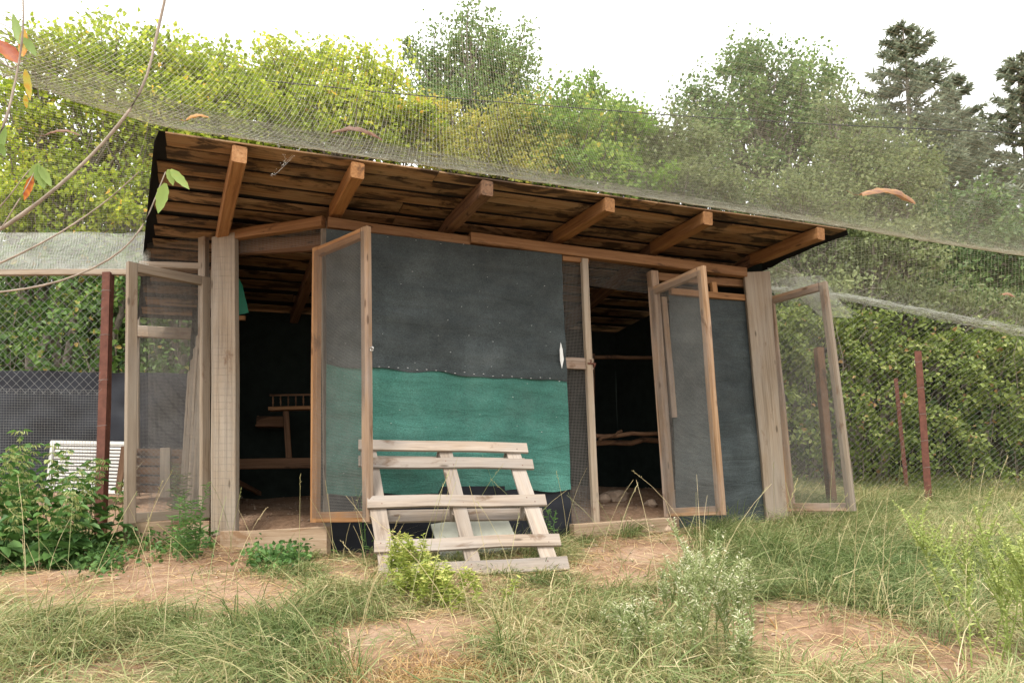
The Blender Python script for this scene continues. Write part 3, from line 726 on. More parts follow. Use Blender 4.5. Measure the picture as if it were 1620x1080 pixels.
# white slatted panel leaning behind the post
wp_ = thing("slatted_panel", "white slatted shutter panel leaning behind the rusty post", "shutter", G(140, 800))
a0, a1, a2, a3 = P(76, 775, 6.45), P(205, 780, 6.35), P(205, 702, 6.6), P(84, 700, 6.7)
for k in range(14):
    t = (k + .5) / 14
    q0 = a0 * (1 - t) + a3 * t; q1 = a1 * (1 - t) + a2 * t
    beam("slat", q0 * .96 + q1 * .04, q1, .022, .012, norm(a3 - a0), M_WHITE, wp_, segs=1, warp=0)
beam("frame_side", a0, a3, .035, .028, norm(a1 - a0), M_WHITE, wp_, segs=1)
beam("frame_side", a1, a2, .035, .028, norm(a1 - a0), M_WHITE, wp_, segs=1)
beam("frame_top", a3, a2, .035, .03, norm(a3 - a0), M_WHITE, wp_, segs=1, ext=.02)
beam("frame_bottom", a0, a1, .035, .03, norm(a3 - a0), M_WHITE, wp_, segs=1, ext=.02)
tag(beam("leaning_stake", P(187, 779, 6.25), P(197, 706, 6.4), .05, .025, np.array([1.0, .2, 0]), M_DARKW, None, segs=1), "dark brown stake leaning at the end of the white slatted panel", "stake")
cr = thing("slat_crate", "dark slatted timber crate wrapped in chicken wire behind the mesh door", "crate", G(250, 790))
cy = 6.7; c_l, c_r = 208, 290
for k in range(5):
    v = 715 + k * 14.5
    beam("slat", P(c_l, v, cy), P(c_r, v + 1, cy), .066, .016, UP, M_DARKW, cr, segs=1)
    beam("side_slat", P(c_r, v + 1, cy), P(c_r, v + 1, cy) + np.array([-.28, .55, 0]), .066, .016, UP, M_DARKW, cr, segs=1)
beam("corner_post", P(262, 708, cy - .03), P(262, 786, cy - .03), .09, .03, np.array([1.0, 0, 0]), M_POST, cr, segs=1)
diamond_wires("chicken_wire", P(c_l, 706, cy - .04), P(c_r, 708, cy - .04), P(c_r, 780, cy - .04), P(c_l, 780, cy - .04), .045, .0011, M_WIRE, cr)

# ------------------------------------------------------------------ right run
steel_post("steel_post", *gp((1470, 1452), 555, 800, 7.6), .075, "rust red angle iron post standing free in the grass before the bramble hedge")
steel_post("steel_post", *gp((1432, 1417), 598, 735, 8.85), .05, "thin rust red post half lost in the bramble hedge")
b0, t0 = gp((1317, 1295), 550, 800, 7.3)
tag(beam("wooden_post", b0, t0, .085, .07, np.array([1.0, .3, 0]), M_DARKW, None, segs=4), "dark squared timber post seen through the open end door", "post")
rf = thing("right_fence", "chain link fence strung in front of the right bramble hedge", "fence", G(1450, 790))
diamond_wires("chain_link", P(1200, 436, 8.3), P(1760, 520, 8.3), P(1760, 770, 8.3), P(1200, 778, 8.3), .075, .0012, M_WIRE, rf, wob=.02)

# ------------------------------------------------------------------ overhead bird net
LPTS = np.array([P(-420, -40, 2.6), P(-150, 62, 2.9), P(0, 120, 3.25), P(130, 165, 3.65), FL + UP * .020 + WN3 * .02, *(FL * (1 - t) + FR * t + UP * .016 + WN3 * .02 for t in (.2, .4, .6, .8)), FR + UP * .024, P(1480, 381, 6.25), P(1620, 402, 6.6), P(1800, 425, 7.0), P(2050, 450, 7.5)])
def resample(p, n):
    s = np.concatenate([[0], np.cumsum(np.linalg.norm(np.diff(p, axis=0), axis=1))]); t = np.linspace(0, s[-1], n)
    q = np.stack([np.interp(t, s, p[:, i]) for i in range(3)], 1)
    for _ in range(2): q[1:-1] = q[1:-1] * .5 + (q[:-2] + q[2:]) * .25
    return q, s[-1]
CELL = .030
lt = len(LPTS)
_, Ltot = resample(LPTS, 200)
nS = int(Ltot / CELL); Lq, _ = resample(LPTS, nS)
def net_surface(side):
    """side -1: towards and over the camera; +1: rising over the roof to the trees behind"""
    d = np.linspace(0, 1, 26)[:, None]
    if side < 0:
        reach = 4.3
        X = Lq[None, :, 0] + 0 * d; Y = Lq[None, :, 1] - reach * d
        Z = Lq[None, :, 2] + .05 * d * reach + .35 * (d ** 2) * 1.6
        Z = Z + .03 * vnoise(X, Y, 1.4, 6) * d
    else:
        reach = 4.4
        X = Lq[None, :, 0] + (-.12) * reach * d; Y = Lq[None, :, 1] + reach * d
        sl_ = (Lq[:, 2] - EYE) / Lq[:, 1]
        Z = Lq[None, :, 2] + (sl_[None] * 1.015) * reach * d + .80 * reach * d ** 1.9
        Z = Z + .05 * vnoise(X, Y, 1.2, 8) * d
    return np.stack([X, Y, Z], -1)            # (26, nS, 3)
na_ = Acc()
for side in (-1, 1):
    S_ = net_surface(side)
    na_.add(*tubes(np.swapaxes(S_, 0, 1), .0005 if side < 0 else .0007))
    reach = 4.3
    nr = int(reach * 1.08 / .046)
    f = np.linspace(0, 25, nr); i0 = np.minimum(f.astype(int), 24); w_ = (f - i0)[:, None, None]
    R = S_[i0] * (1 - w_) + S_[i0 + 1] * w_
    R = R[1:, ::6] + .012 * np.sin(np.arange(len(R[0, ::6])) * 1.9)[None, :, None] * np.array([0, .6, 1])
    na_.add(*tubes(R, .0008 if side < 0 else .0013))
    if side > 0:                       # gathered, doubled rows where the net lies over the roof edge
        f = np.linspace(0, 25 * .16, 46); i0 = f.astype(int); w_ = (f - i0)[:, None, None]
        Q = (S_[i0] * (1 - w_) + S_[i0 + 1] * w_)[:, ::4]
        na_.add(*tubes(Q + rng.normal(0, .004, Q.shape), .0013))
net = obj("bird_net", na_.mesh("bird_net"), M_NET, None, loc=tuple(FL))
tag(net, "overhead bird net draped over the roof edge and up into the trees", "net")
nc = thing("net_curtain", "thin net hanging from the roof's left corner down to the folded net", "net", P(236, 368, 5.7))
grid_wires("net_layer", P(-140, 100, 4.5), P(254, 202, 4.35), P(237, 366, 5.62), P(-140, 372, 5.9), .03, .0009, M_NET, nc, wob=.02)
# side net hanging right of the roof, with its gathered lower hem
sn = thing("side_net", "dark side net with a gathered pale hem hanging right of the roof", "net", P(1480, 505, 8.2))
TOPS = resample(np.array([P(1180, 400, 8.0), P(1345, 375, 7.6), P(1480, 388, 7.4), P(1620, 408, 7.4), P(1900, 445, 7.4)]), 130)[0]
BOTS = resample(np.array([P(1180, 455, 8.5), P(1350, 476, 8.3), P(1480, 503, 8.1), P(1620, 532, 8.0), P(1900, 580, 7.9)]), 130)[0]
t = np.linspace(0, 1, 12)[:, None, None]
S_ = TOPS[None] * (1 - t) + BOTS[None] * t; S_ = S_ + np.array([0, 0, -1]) * (.12 * 4 * t * (1 - t))
a = Acc(); a.add(*tubes(np.swapaxes(S_, 0, 1), .0010))
tt = np.linspace(0, 11, 60); i0 = np.minimum(tt.astype(int), 10); w_ = (tt - i0)[:, None, None]
a.add(*tubes((S_[i0] * (1 - w_) + S_[i0 + 1] * w_)[:, ::5], .0010))
obj("net_panel", a.mesh("net_panel"), M_NET, sn)
hem = []
for k in range(34):
    w1 = rng.uniform(0, 1); off = np.array([0, rng.uniform(-.06, .06), 0])
    hem.append(BOTS[::3] + UP * (w1 * .13 * np.linspace(.35, 1, len(BOTS[::3])))[:, None] * 1 + off + rng.normal(0, .008, (len(BOTS[::3]), 3)))
a = Acc(); a.add(*tubes(np.array(hem), .0016)); obj("hem", a.mesh("hem"), M_WNET, sn)
scp = thing("net_scrap", "crumpled pale net scrap hanging behind the end door", "net", P(1290, 470, 6.6))
q = [P(1214, 424, 6.6), P(1248, 420, 6.6), P(1362, 500, 6.9), P(1225, 470, 6.7)]
grid_wires("net_layer", q[0], q[1], q[2], q[3], .010, .0010, M_WNET, scp, wob=.03)
grid_wires("net_layer", P(1225, 440, 6.7), P(1300, 436, 6.7), P(1350, 503, 6.9), P(1300, 500, 6.8), .012, .0010, M_WNET, scp, wob=.04)

# ------------------------------------------------------------------ overhead cable
cb = [P(420, 128, 9.2), P(640, 150, 9.4), P(860, 167, 9.6), P(1080, 184, 9.8), P(1360, 200, 10), P(1620, 211, 10.2), P(1900, 222, 10.4)]
a = Acc(); a.add(*tubes(resample(np.array(cb), 40)[0], .0075, 5))
tag(obj("overhead_cable", a.mesh("overhead_cable"), M_CABLE, None, loc=tuple(cb[0])), "thin black overhead cable crossing in front of the tall trees", "cable")

# ------------------------------------------------------------------ trees
def bez(p0, p1, sagz, n=6, jit=.04):
    t = np.linspace(0, 1, n)[:, None]; m = (p0 + p1) / 2 + np.array([0, 0, sagz])
    q = p0 * (1 - t) ** 2 + 2 * m * t * (1 - t) + p1 * t ** 2
    q[1:-1] += rng.normal(0, jit, (n - 2, 3)); return q
def tree(name, label, cat, foot, blobs, nleaf, ln, mat, full=True, stems=1, sig=.22, group=None, ncl=28, tint0=.45, tsp=.22, trunk_r=.07, asp=.8, light=.25, zb=.5):
    """blobs: (centre, radii, weight) -> trunk with limbs and a crown of single leaves round twig clusters"""
    nleaf = int(nleaf * 1.6); ln = ln * .82; ncl = int(ncl * 1.5); sig = sig * .85
    foot = np.asarray(foot, float); foot = np.array([foot[0], foot[1], gz(foot[0], foot[1]) - .1])
    t = thing(name, label, cat, foot, group)
    wood_ = Acc(); pos, tin = [], []
    wsum = sum(b[2] for b in blobs)
    zlo = min(b[0][2] - b[1][2] for b in blobs); zhi = max(b[0][2] + b[1][2] for b in blobs)
    feet = [foot + np.array([rng.normal(0, .25), rng.normal(0, .2), 0]) if stems > 1 else foot for _ in range(stems)]
    for bi, (c, r, w) in enumerate(blobs):
        c = np.asarray(c, float); r = np.asarray(r, float)
        f = feet[bi % stems]
        limb = bez(f, c, (c[2] - f[2]) * .12, 10, .05)
        wood_.add(*tubes(limb, np.linspace(trunk_r, trunk_r * .3, 10), 6))
        k = max(4, int(ncl * w / wsum * len(blobs)))
        dirs = rand_dirs(k, .15); rad = rng.uniform(.3, 1.0, k) ** .6 * np.where(rng.random(k) < .10, rng.uniform(1.03, 1.18, k), 1)
        cc = c + dirs * rad[:, None] * r
        for q in cc:
            st_ = limb[rng.integers(5, 10)]
            tw_ = bez(st_, q, .1, 5, .03)
            wood_.add(*tubes(tw_, np.linspace(trunk_r * .26, .007, 5), 4))
        m = int(nleaf * w / wsum)
        ci = rng.integers(0, k, m)
        sg = sig * (.4 + 1.1 * rng.random(k) ** 1.5)[ci][:, None]
        pp = cc[ci] + np.clip(rng.normal(0, 1, (m, 3)), -1.3, 1.3) * sg * np.array([1, 1, .8])
        back = rng.random(m) < .12
        pp[back] = c + (pp[back] - c) * rng.uniform(.3, 1, (back.sum(), 1))
        ctint = rng.normal(0, .14, k)[ci]
        hh = (pp[:, 2] - zlo) / (zhi - zlo + 1e-6)
        pos.append(pp); tin.append(tint0 + ctint + rng.normal(0, tsp * .6, m) + 0 * hh)
    pos = np.concatenate(pos); tin = np.clip(np.concatenate(tin), 0, 1)
    ax = rand_dirs(len(pos), -.25); nr = rand_dirs(len(pos), zb)
    L = ln * rng.uniform(.65, 1.25, len(pos))
    v, q, tr = leaf_arrays(pos, ax, nr, L, L * asp, full)
    me = mesh_np("crown", v, q, tr, np.repeat(tin, 6 if full else 4))
    obj("trunk", wood_.mesh("trunk", True), M_BARK, t)
    obj("crown", me, mat, t)
    return t
def bl(u, v, Y, ru, rv, w=None, rd=None):
    s = Y / F; ru, rv = ru * 1.22, rv * 1.12
    return (P(u, v, Y), np.array([ru * s, (rd if rd else (ru + rv) / 2 * s), rv * s]), w if w else ru * rv / 5000.)

tree("hazel", "broad yellow-green hazel behind the left fence, twigs showing", "tree", P(120, 600, 9.9),
     [bl(50, 120, 9.6, 100, 75), bl(180, 130, 9.9, 95, 75), bl(30, 240, 9.4, 90, 90), bl(150, 250, 9.7, 110, 90), bl(240, 200, 9.6, 60, 80), bl(0, 330, 9.3, 100, 60), bl(110, 340, 9.4, 100, 60), bl(215, 320, 9.5, 70, 70)], 13500, .085, L_HAZEL, stems=6, ncl=26, tint0=.42, tsp=.26)
tree("hazel", "bright hazel whose top shows over the left roof corner", "tree", P(330, 600, 10.1),
     [bl(260, 110, 10.2, 70, 55), bl(345, 150, 10.1, 80, 55), bl(310, 210, 9.8, 90, 70), bl(420, 200, 10.0, 90, 70)], 9000, .09, L_HAZEL, stems=5, ncl=26, tint0=.48, tsp=.26)
tree("hazel", "yellowing hazel with upright grey stems over the roof middle", "tree", P(560, 600, 10.3),
     [bl(470, 125, 10.4, 75, 45), bl(560, 140, 10.3, 75, 50), bl(530, 205, 10.1, 110, 60), bl(630, 210, 10.2, 55, 55)], 8500, .085, L_HAZEL, stems=5, ncl=26, tint0=.56, tsp=.26)
tree("tall_tree", "tall loose dark green tree rising behind the hazels", "tree", P(755, 600, 14),
     [bl(745, 60, 14, 50, 50), bl(690, 100, 14, 50, 50), bl(800, 100, 14, 55, 55), bl(750, 130, 14, 80, 50), bl(715, 190, 14, 70, 60), bl(800, 190, 14, 70, 60)], 9000, .085, L_DARK, stems=1, ncl=17, sig=.25, tint0=.62, trunk_r=.11)
tree("yellow_shrub", "pale yellowing shrub under the tall dark tree", "shrub", P(790, 600, 10.6),
     [bl(740, 235, 10.5, 60, 50), bl(810, 215, 10.6, 70, 50), bl(780, 290, 10.4, 110, 50), bl(690, 210, 10.7, 50, 50), bl(860, 260, 10.5, 50, 50)], 8000, .075, L_YELL, stems=3, ncl=24, tint0=.5)
tree("maple", "fresh green young maple in the middle of the hillside", "tree", P(930, 600, 10.8),
     [bl(920, 165, 10.8, 45, 45), bl(895, 225, 10.7, 80, 55), bl(970, 235, 10.8, 70, 55), bl(930, 290, 10.5, 120, 50), bl(1000, 210, 10.9, 40, 40), bl(860, 200, 10.8, 45, 40)], 10500, .08, L_MAPLE, stems=3, ncl=26, tint0=.52)
tree("elder_shrub", "grey green shrub to the right of the young maple", "shrub", P(1050, 600, 11),
     [bl(1045, 235, 11, 50, 45), bl(1040, 290, 10.8, 70, 50), bl(1110, 310, 10.8, 70, 45), bl(1100, 250, 11.2, 50, 45), bl(1010, 265, 11, 50, 40)], 8000, .075, L_ASH, stems=3, ncl=24, tint0=.35)
tree("tall_tree", "broad rounded dark green tree behind the overhead cable", "tree", P(1210, 600, 14.5),
     [bl(1215, 115, 14.5, 70, 45), bl(1150, 170, 14.5, 60, 60), bl(1265, 160, 14.5, 60, 65), bl(1205, 190, 14.5, 90, 60), bl(1150, 260, 14.5, 70, 60), bl(1270, 250, 14.5, 80, 70)], 13000, .095, L_DARK, stems=1, ncl=20, sig=.28, tint0=.55, trunk_r=.13)
tree("young_ash", "slim light green young tree between the broad tree and the spruce", "tree", P(1345, 600, 11.5),
     [bl(1330, 190, 12, 35, 55), bl(1345, 260, 11.5, 60, 50), bl(1290, 320, 11.2, 80, 50), bl(1400, 300, 11.2, 60, 50), bl(1370, 230, 12, 45, 40), bl(1440, 270, 11.6, 50, 45)], 8500, .075, L_ASH, stems=2, ncl=22, tint0=.35)
tree("broadleaf_bush", "leafy green bush seen through the side net", "bush", P(1370, 640, 10.2),
     [bl(1300, 400, 10.4, 90, 50), bl(1390, 410, 10.2, 80, 45), bl(1440, 380, 10.4, 45, 30), bl(1250, 330, 10.6, 80, 50), bl(1320, 480, 10.2, 90, 45), bl(1430, 485, 10.3, 80, 45), bl(1540, 500, 10.3, 70, 40)], 11000, .075, L_ASH, stems=3, ncl=24, tint0=.32)
def conifer(label, apex, Y, halfpx, vbase, nwh, group=None):
    top = P(apex[0], apex[1], Y); z0 = P(apex[0], vbase, Y)[2]
    foot = np.array([top[0], top[1], gz(top[0], top[1]) - .1])
    t = thing("spruce", label, "spruce", foot, group)
    a = Acc(); a.add(*tubes(np.array([foot, foot * .5 + top * .5, top]), np.array([.16, .09, .012]), 7))
    br, nd, ndn, tin = [], [], [], []
    H = top[2] - z0; R = halfpx * Y / F
    for k in range(nwh):
        f = (k + .3) / nwh; z = top[2] - H * f
        for j in range(rng.integers(6, 10)):
            az = rng.uniform(0, 2 * np.pi); L = R * (.08 + .92 * f ** .85) * rng.uniform(.65, 1.1)
            d = np.array([math.cos(az), math.sin(az), 0]); ts = np.linspace(0, 1, 6)
            p = np.array([top[0], top[1], z]) + d * (ts * L)[:, None] + UP * (L * (-.22 * ts + .36 * ts ** 2.0))[:, None]
            br.append(p)
            m = int(40 + 95 * L)
            tq = rng.uniform(.12, 1, m); base_ = np.stack([np.interp(tq, ts, p[:, i]) for i in range(3)], 1)
            side = np.array([-d[1], d[0], 0]) * rng.choice([-1, 1], m)[:, None]
            dd = norm(d * .6 + side * rng.uniform(.2, 1, (m, 1)) + UP * rng.normal(-.05, .35, (m, 1)))
            nd.append(base_); ndn.append(dd); tin.append(np.clip(rng.normal(.45, .2, m), 0, 1))
    a.add(*tubes(np.array(br), np.linspace(.018, .004, 6), 3))
    nd = np.concatenate(nd); ndn = np.concatenate(ndn); tin = np.concatenate(tin)
    L = rng.uniform(.10, .24, len(nd)); v, q, tr = leaf_arrays(nd, ndn, rand_dirs(len(nd), .4), L, L * .2, False, fold=.2)
    obj("trunk", a.mesh("trunk"), M_BARK, t); obj("crown", mesh_np("crown", v, q, tr, np.repeat(tin, 4)), L_CONI, t)
conifer("dark spruce with the highest tip, right of the broad tree", (1428, 42), 16, 210, 540, 30)
conifer("lower spruce leaning on the highest spruce's right side", (1508, 125), 17, 150, 540, 24)
conifer("dark spruce above the far end of the overhead cable", (1608, 92), 16, 170, 540, 26)
conifer("low dark spruce filling the wood behind the side net", (1570, 300), 13, 210, 600, 20)

US = [("dark green holly bush filling the wood behind the left bramble hedge", -40, 11.2, .35), ("dark ivy clad bush between the hazel stems on the left", 150, 11.4, .35), ("dark leafy bush behind the open left bay", 330, 11.3, .35),
      ("shadowy bush behind the crumpled net scrap", 1250, 11.6, .4), ("shadowy bush under the side net beside the leafy green one", 1390, 11.8, .3), ("dark brown green bush below the low spruce", 1520, 11.6, .3), ("dark bush at the far end of the side net", 1670, 11.4, .3)]
for lab, u, Y, t0_ in US:
    tree("understory_bush", lab, "bush", P(u, 640, Y), [bl(u - 50, 430, Y, 80, 70), bl(u + 50, 440, Y + .3, 80, 70), bl(u, 530, Y - .1, 110, 60), bl(u, 360, Y + .5, 80, 60)], 5200, .11, L_DARK, full=False, stems=3, ncl=20, sig=.3, tint0=t0_)

# dense growth on the slope below the trees
N_ = 42000
x = rng.uniform(-13, 16, N_); y = 10.3 + rng.random(N_) ** 1.3 * 16
h = (.35 + .65 * (.5 + .5 * vnoise(x, y, .9, 11))) * (1.0 + .05 * (y - 10))
z = gz(x, y) + h * rng.random(N_) ** .7 * 1.6
L = .11 * rng.uniform(.7, 1.5, N_)
v, q, tr = leaf_arrays(np.stack([x, y, z], 1), rand_dirs(N_, -.2), rand_dirs(N_, .7), L, L * .75, False)
ug = obj("undergrowth", mesh_np("undergrowth", v, q, tr, np.repeat(np.clip(.35 + .25 * vnoise(x, y, 1.2, 4) + rng.normal(0, .12, N_), 0, 1), 4)), L_DARK)
tag(ug, "dark leafy undergrowth covering the wooded slope", "undergrowth", kind='stuff')

def hedge(name, label, line, y_thick, tops, nleaf, ln, mat, tint0, front_bias=.6):
    """bramble bank: leaves over a bulging front and top, arching canes inside"""
    line = np.asarray(line, float); tops = np.asarray(tops, float)
    c = line.mean(0); t = thing(name, label, "hedge", (c[0], c[1], float(gz(c[0], c[1]))))
    s = rng.random(nleaf) * (len(line) - 1); k = np.minimum(s.astype(int), len(line) - 2); w = s - k
    b = line[k] * (1 - w[:, None]) + line[k + 1] * w[:, None]; tp_ = tops[k] * (1 - w) + tops[k + 1] * w
    g = gz(b[:, 0], b[:, 1]); H = tp_ - g
    f = rng.random(nleaf) ** .85
    cl_ = vnoise(b[:, 0], f * H, 5.3, 6) + .6 * vnoise(b[:, 0], f * H, 11.0, 16)
    bulge = .35 * np.sin(np.pi * np.clip(f, 0, 1)) + .30 * vnoise(b[:, 0], g + f * H, 1.7, 5) + .20 * cl_
    depth = np.abs(rng.normal(0, .12, nleaf)) + np.where(cl_ < -.35, .45, 0) * rng.random(nleaf)
    ontop = rng.random(nleaf) < .28
    yy = b[:, 1] - bulge + depth; zz = g + f * H * (1 + .10 * vnoise(b[:, 0], b[:, 1], 2.2, 7))
    yy[ontop] = b[ontop, 1] + rng.uniform(-.2, y_thick, ontop.sum()); zz[ontop] = tp_[ontop] + .16 * vnoise(b[ontop, 0], yy[ontop], 2.2, 8) + .10 * vnoise(b[ontop, 0], yy[ontop], 6, 18) - np.abs(rng.normal(0, .10, ontop.sum()))
    p = np.stack([b[:, 0] + rng.normal(0, .04, nleaf), yy, zz], 1)
    nr = rand_dirs(nleaf, .6) + np.array([0, -.7, 0]); ax = rand_dirs(nleaf, -.5) + np.array([0, -.3, 0])
    L = ln * rng.uniform(.6, 1.35, nleaf)
    v, q, tr = leaf_arrays(p, ax, nr, L, L * .72, True)
    tin = np.clip(tint0 + .12 * vnoise(p[:, 0], p[:, 2], 3.2, 9) + rng.normal(0, .22, nleaf) + np.where(rng.random(nleaf) < .02, .5, 0), 0, 1)
    obj("foliage", mesh_np("foliage", v, q, tr, np.repeat(tin, 6)), mat, t)
    # arching sprays that break the outline
    sp_, sl_p, sl_a = [], [], []
    for _ in range(60):
        i = rng.integers(0, nleaf); st_ = p[i]
        if st_[2] < g[i] + .55 * H[i]: continue
        az = rng.uniform(0, 6.28); Ls = rng.uniform(.25, .6); tq = np.linspace(0, 1, 9)
        cv = st_ + np.column_stack([np.cos(az) * Ls * tq, -.5 * Ls * tq, Ls * (.9 * tq - .9 * tq ** 2)]); sp_.append(cv)
        for j in range(1, 9):
            for m_ in range(3): sl_p.append(cv[j] + rng.normal(0, .01, 3)); sl_a.append(rand_dirs(1, -.2)[0])
    a = Acc(); a.add(*tubes(np.array(sp_), .003, 4)); obj("arching_canes", a.mesh("arching_canes"), M_TWIG, t)['kind'] = 'stuff'
    k_ = len(sl_p); L2 = ln * rng.uniform(.6, 1.2, k_); v, q, tr = leaf_arrays(np.array(sl_p), np.array(sl_a), rand_dirs(k_, .8), L2, L2 * .7, True)
    obj("cane_leaves", mesh_np("cane_leaves", v, q, tr, np.repeat(np.clip(rng.normal(tint0 + .2, .15, k_), 0, 1), 6)), mat, t)
    cn = []
    for _ in range(70):
        i = rng.integers(0, nleaf); st_ = np.array([p[i, 0] + rng.normal(0, .4), p[i, 1] + .35, gz(p[i, 0], p[i, 1])]); e = p[i] + np.array([0, -.08, .05])
        cn.append(bez(st_, e, .5, 7, .02))
    a = Acc(); a.add(*tubes(np.array(cn), np.linspace(.007, .003, 7), 4)); obj("canes", a.mesh("canes"), M_TWIG, t)['kind'] = 'stuff'
    return t
def zt(u, v, Y): return P(u, v, Y)[2]
hedge("bramble_hedge", "dense dark green bramble hedge behind the black tarp on the left", [P(u, 700, Y)[:2] for u, Y in ((-240, 8.6), (-60, 8.6), (120, 8.6), (300, 8.5), (420, 8.6))], 1.6,
      [zt(-240, 400, 8.6), zt(-60, 395, 8.6), zt(120, 385, 8.6), zt(300, 400, 8.5), zt(420, 420, 8.6)], 13000, .072, L_BRAM, .5)
hedge("bramble_hedge", "pale green bramble hedge behind the chain link on the right", [P(u, 700, Y)[:2] for u, Y in ((1130, 9.3), (1300, 9.3), (1450, 9.4), (1620, 9.3), (1850, 9.1))], 1.8,
      [zt(1130, 470, 9.3), zt(1300, 490, 9.3), zt(1450, 508, 9.4), zt(1620, 528, 9.3), zt(1850, 540, 9.1)], 20000, .062, L_BRAMR, .48)

# ------------------------------------------------------------------ grass and litter
def blades(base_, az, ln, lean, droop, wd, tint, n=5, flat=.010):
    N = len(base_); t = np.linspace(0, 1, n)[None, :]
    hx = ln[:, None] * lean[:, None] * t ** 1.4
    x = base_[:, None, 0] + np.cos(az)[:, None] * hx; y = base_[:, None, 1] + np.sin(az)[:, None] * hx
    z = base_[:, None, 2] + ln[:, None] * (np.sqrt(np.clip(1 - lean ** 2, .05, 1))[:, None] * t - droop[:, None] * t ** 2.2)
    z = np.maximum(z, gz(x, y) + flat * t)
    c = np.stack([x, y, z], -1)
    tw = az + np.pi / 2 + rng.normal(0, .5, N)
    sd_ = np.stack([np.cos(tw), np.sin(tw), rng.normal(0, .3, N)], -1)[:, None, :]
    w = (wd[:, None] * np.array([.8, 1, .85, .55, .06] if n == 5 else [.8, 1, .7, .06])[None])[..., None]
    v = np.stack([c - sd_ * w / 2, c + sd_ * w / 2], 2).reshape(N, n * 2, 3)
    i = np.arange(N)[:, None] * (n * 2)
    q = np.concatenate([i + np.array([[2 * k, 2 * k + 1, 2 * k + 3, 2 * k + 2]]) for k in range(n - 1)], 0)
    return v.reshape(-1, 3), q, np.repeat(tint, n * 2)
# bare earth patches, given by their place on the ground
BARE = [(200, 915, 210, 42), (330, 905, 90, 40), (420, 940, 70, 22), (600, 1010, 110, 34), (690, 1015, 85, 42), (1010, 885, 85, 35), (1060, 868, 40, 25), (1290, 1005, 170, 32), (1180, 985, 70, 30), (1500, 1060, 120, 26), (200, 1060, 110, 28), (740, 1062, 110, 24), (60, 945, 90, 25), (550, 900, 40, 18)]
def bare(p):
    u, v, _ = project(p); m = np.full(len(u), 9.0)
    for (a_, b_, ra, rb) in BARE: m = np.minimum(m, ((u - a_) / ra) ** 2 + ((v - b_ - 8) / (rb * 1.35)) ** 2)
    return m + .35 * vnoise(p[:, 0], p[:, 1], 5, 3)
def greenness(p):
    u, v, _ = project(p)
    g = .25 * vnoise(p[:, 0], p[:, 1], 1.3, 14)
    for (a_, b_, ra, rb, k) in ((1330, 900, 190, 60, .5), (1150, 880, 90, 40, .3), (900, 930, 120, 40, .35), (440, 885, 60, 35, .35), (130, 1000, 180, 60, .3), (560, 1050, 120, 40, .25), (400, 980, 120, 40, .2), (1000, 1020, 120, 60, .2), (1450, 790, 250, 50, .1), (980, 860, 60, 30, .4)):
        g = g + k * np.exp(-(((u - a_) / ra) ** 2 + ((v - b_) / rb) ** 2))
    return g
NT = 3450
tx = rng.uniform(-6.5, 8.5, NT * 3); ty = 1.5 + rng.random(NT * 3) ** 1.1 * 8.2
keep = (np.abs(tx) < .80 * ty + .4) & ((behind_front(tx, ty) < -.06) | (tx > 2.5))
tx, ty = tx[keep][:NT], ty[keep][:NT]; tp3 = np.stack([tx, ty, gz(tx, ty)], 1)
bm_ = bare(tp3); kk = (bm_ > 1.0) | (rng.random(len(tx)) < .16)
tp3 = tp3[kk]; bm_ = bm_[kk]; gn = greenness(tp3)
lowz = sstep(.3, .05, np.abs(behind_front(tp3[:, 0], tp3[:, 1]))) * (tp3[:, 0] < 1.0)      # short along the shed wall
nb_ = (rng.integers(38, 80, len(tp3)) * np.where(bm_ < 1, .3, 1)).astype(int); idx = np.repeat(np.arange(len(tp3)), nb_); M_ = len(idx)
off_ = np.column_stack([rng.normal(0, .045, M_), rng.normal(0, .045, M_), np.zeros(M_)])
bp_ = tp3[idx] + off_; bp_[:, 2] = gz(bp_[:, 0], bp_[:, 1]) - .005
wind = vnoise(tp3[:, 0], tp3[:, 1], .8, 20) * 1.8 - .9 + rng.normal(0, .5, len(tp3))
comb = .3 + rng.random(len(tp3)) * 1.3
ax_ = off_[:, 0] * 14 + np.cos(wind[idx]) * comb[idx] + rng.normal(0, .45, M_); ay_ = off_[:, 1] * 14 + np.sin(wind[idx]) * comb[idx] + rng.normal(0, .45, M_)
az = np.arctan2(ay_, ax_)
uu_, vv_, _ = project(tp3); shrt = np.zeros(len(tp3))
for (a_, b_, ra, rb) in ((760, 925, 190, 40), (430, 895, 120, 38), (990, 880, 110, 32), (270, 885, 120, 30), (680, 960, 90, 40)):
    shrt = np.maximum(shrt, sstep(1.4, .6, ((uu_ - a_) / ra) ** 2 + ((vv_ - b_) / rb) ** 2))
size = (.5 + .7 * rng.random(len(tp3)) + .55 * np.clip(gn, -.4, .8)) * (1 - .4 * lowz) * (1 - .55 * shrt) * np.where(bm_ < 1, rng.uniform(.2, .6, len(tp3)), 1)
ln = .37 * size[idx] * rng.uniform(.45, 1.25, M_)
lean = np.clip(rng.normal(.76, .17, M_), .1, .98); droop = rng.uniform(.3, .9, M_)
tuft_t = rng.normal(0, .15, len(tp3))
tint = np.clip(.57 - .55 * gn[idx] + tuft_t[idx] + rng.normal(0, .15, M_) + np.where(rng.random(M_) < .12, .3, 0), 0, 1)
v, q, tn = blades(bp_, az, ln, lean, droop, rng.uniform(.0024, .0052, M_), tint, n=4)
gr = obj("grass", mesh_np("grass", v, q, None, tn), L_GRASS); tag(gr, "long matted grass, green and straw coloured, in front of the hen house", "grass", kind='stuff')
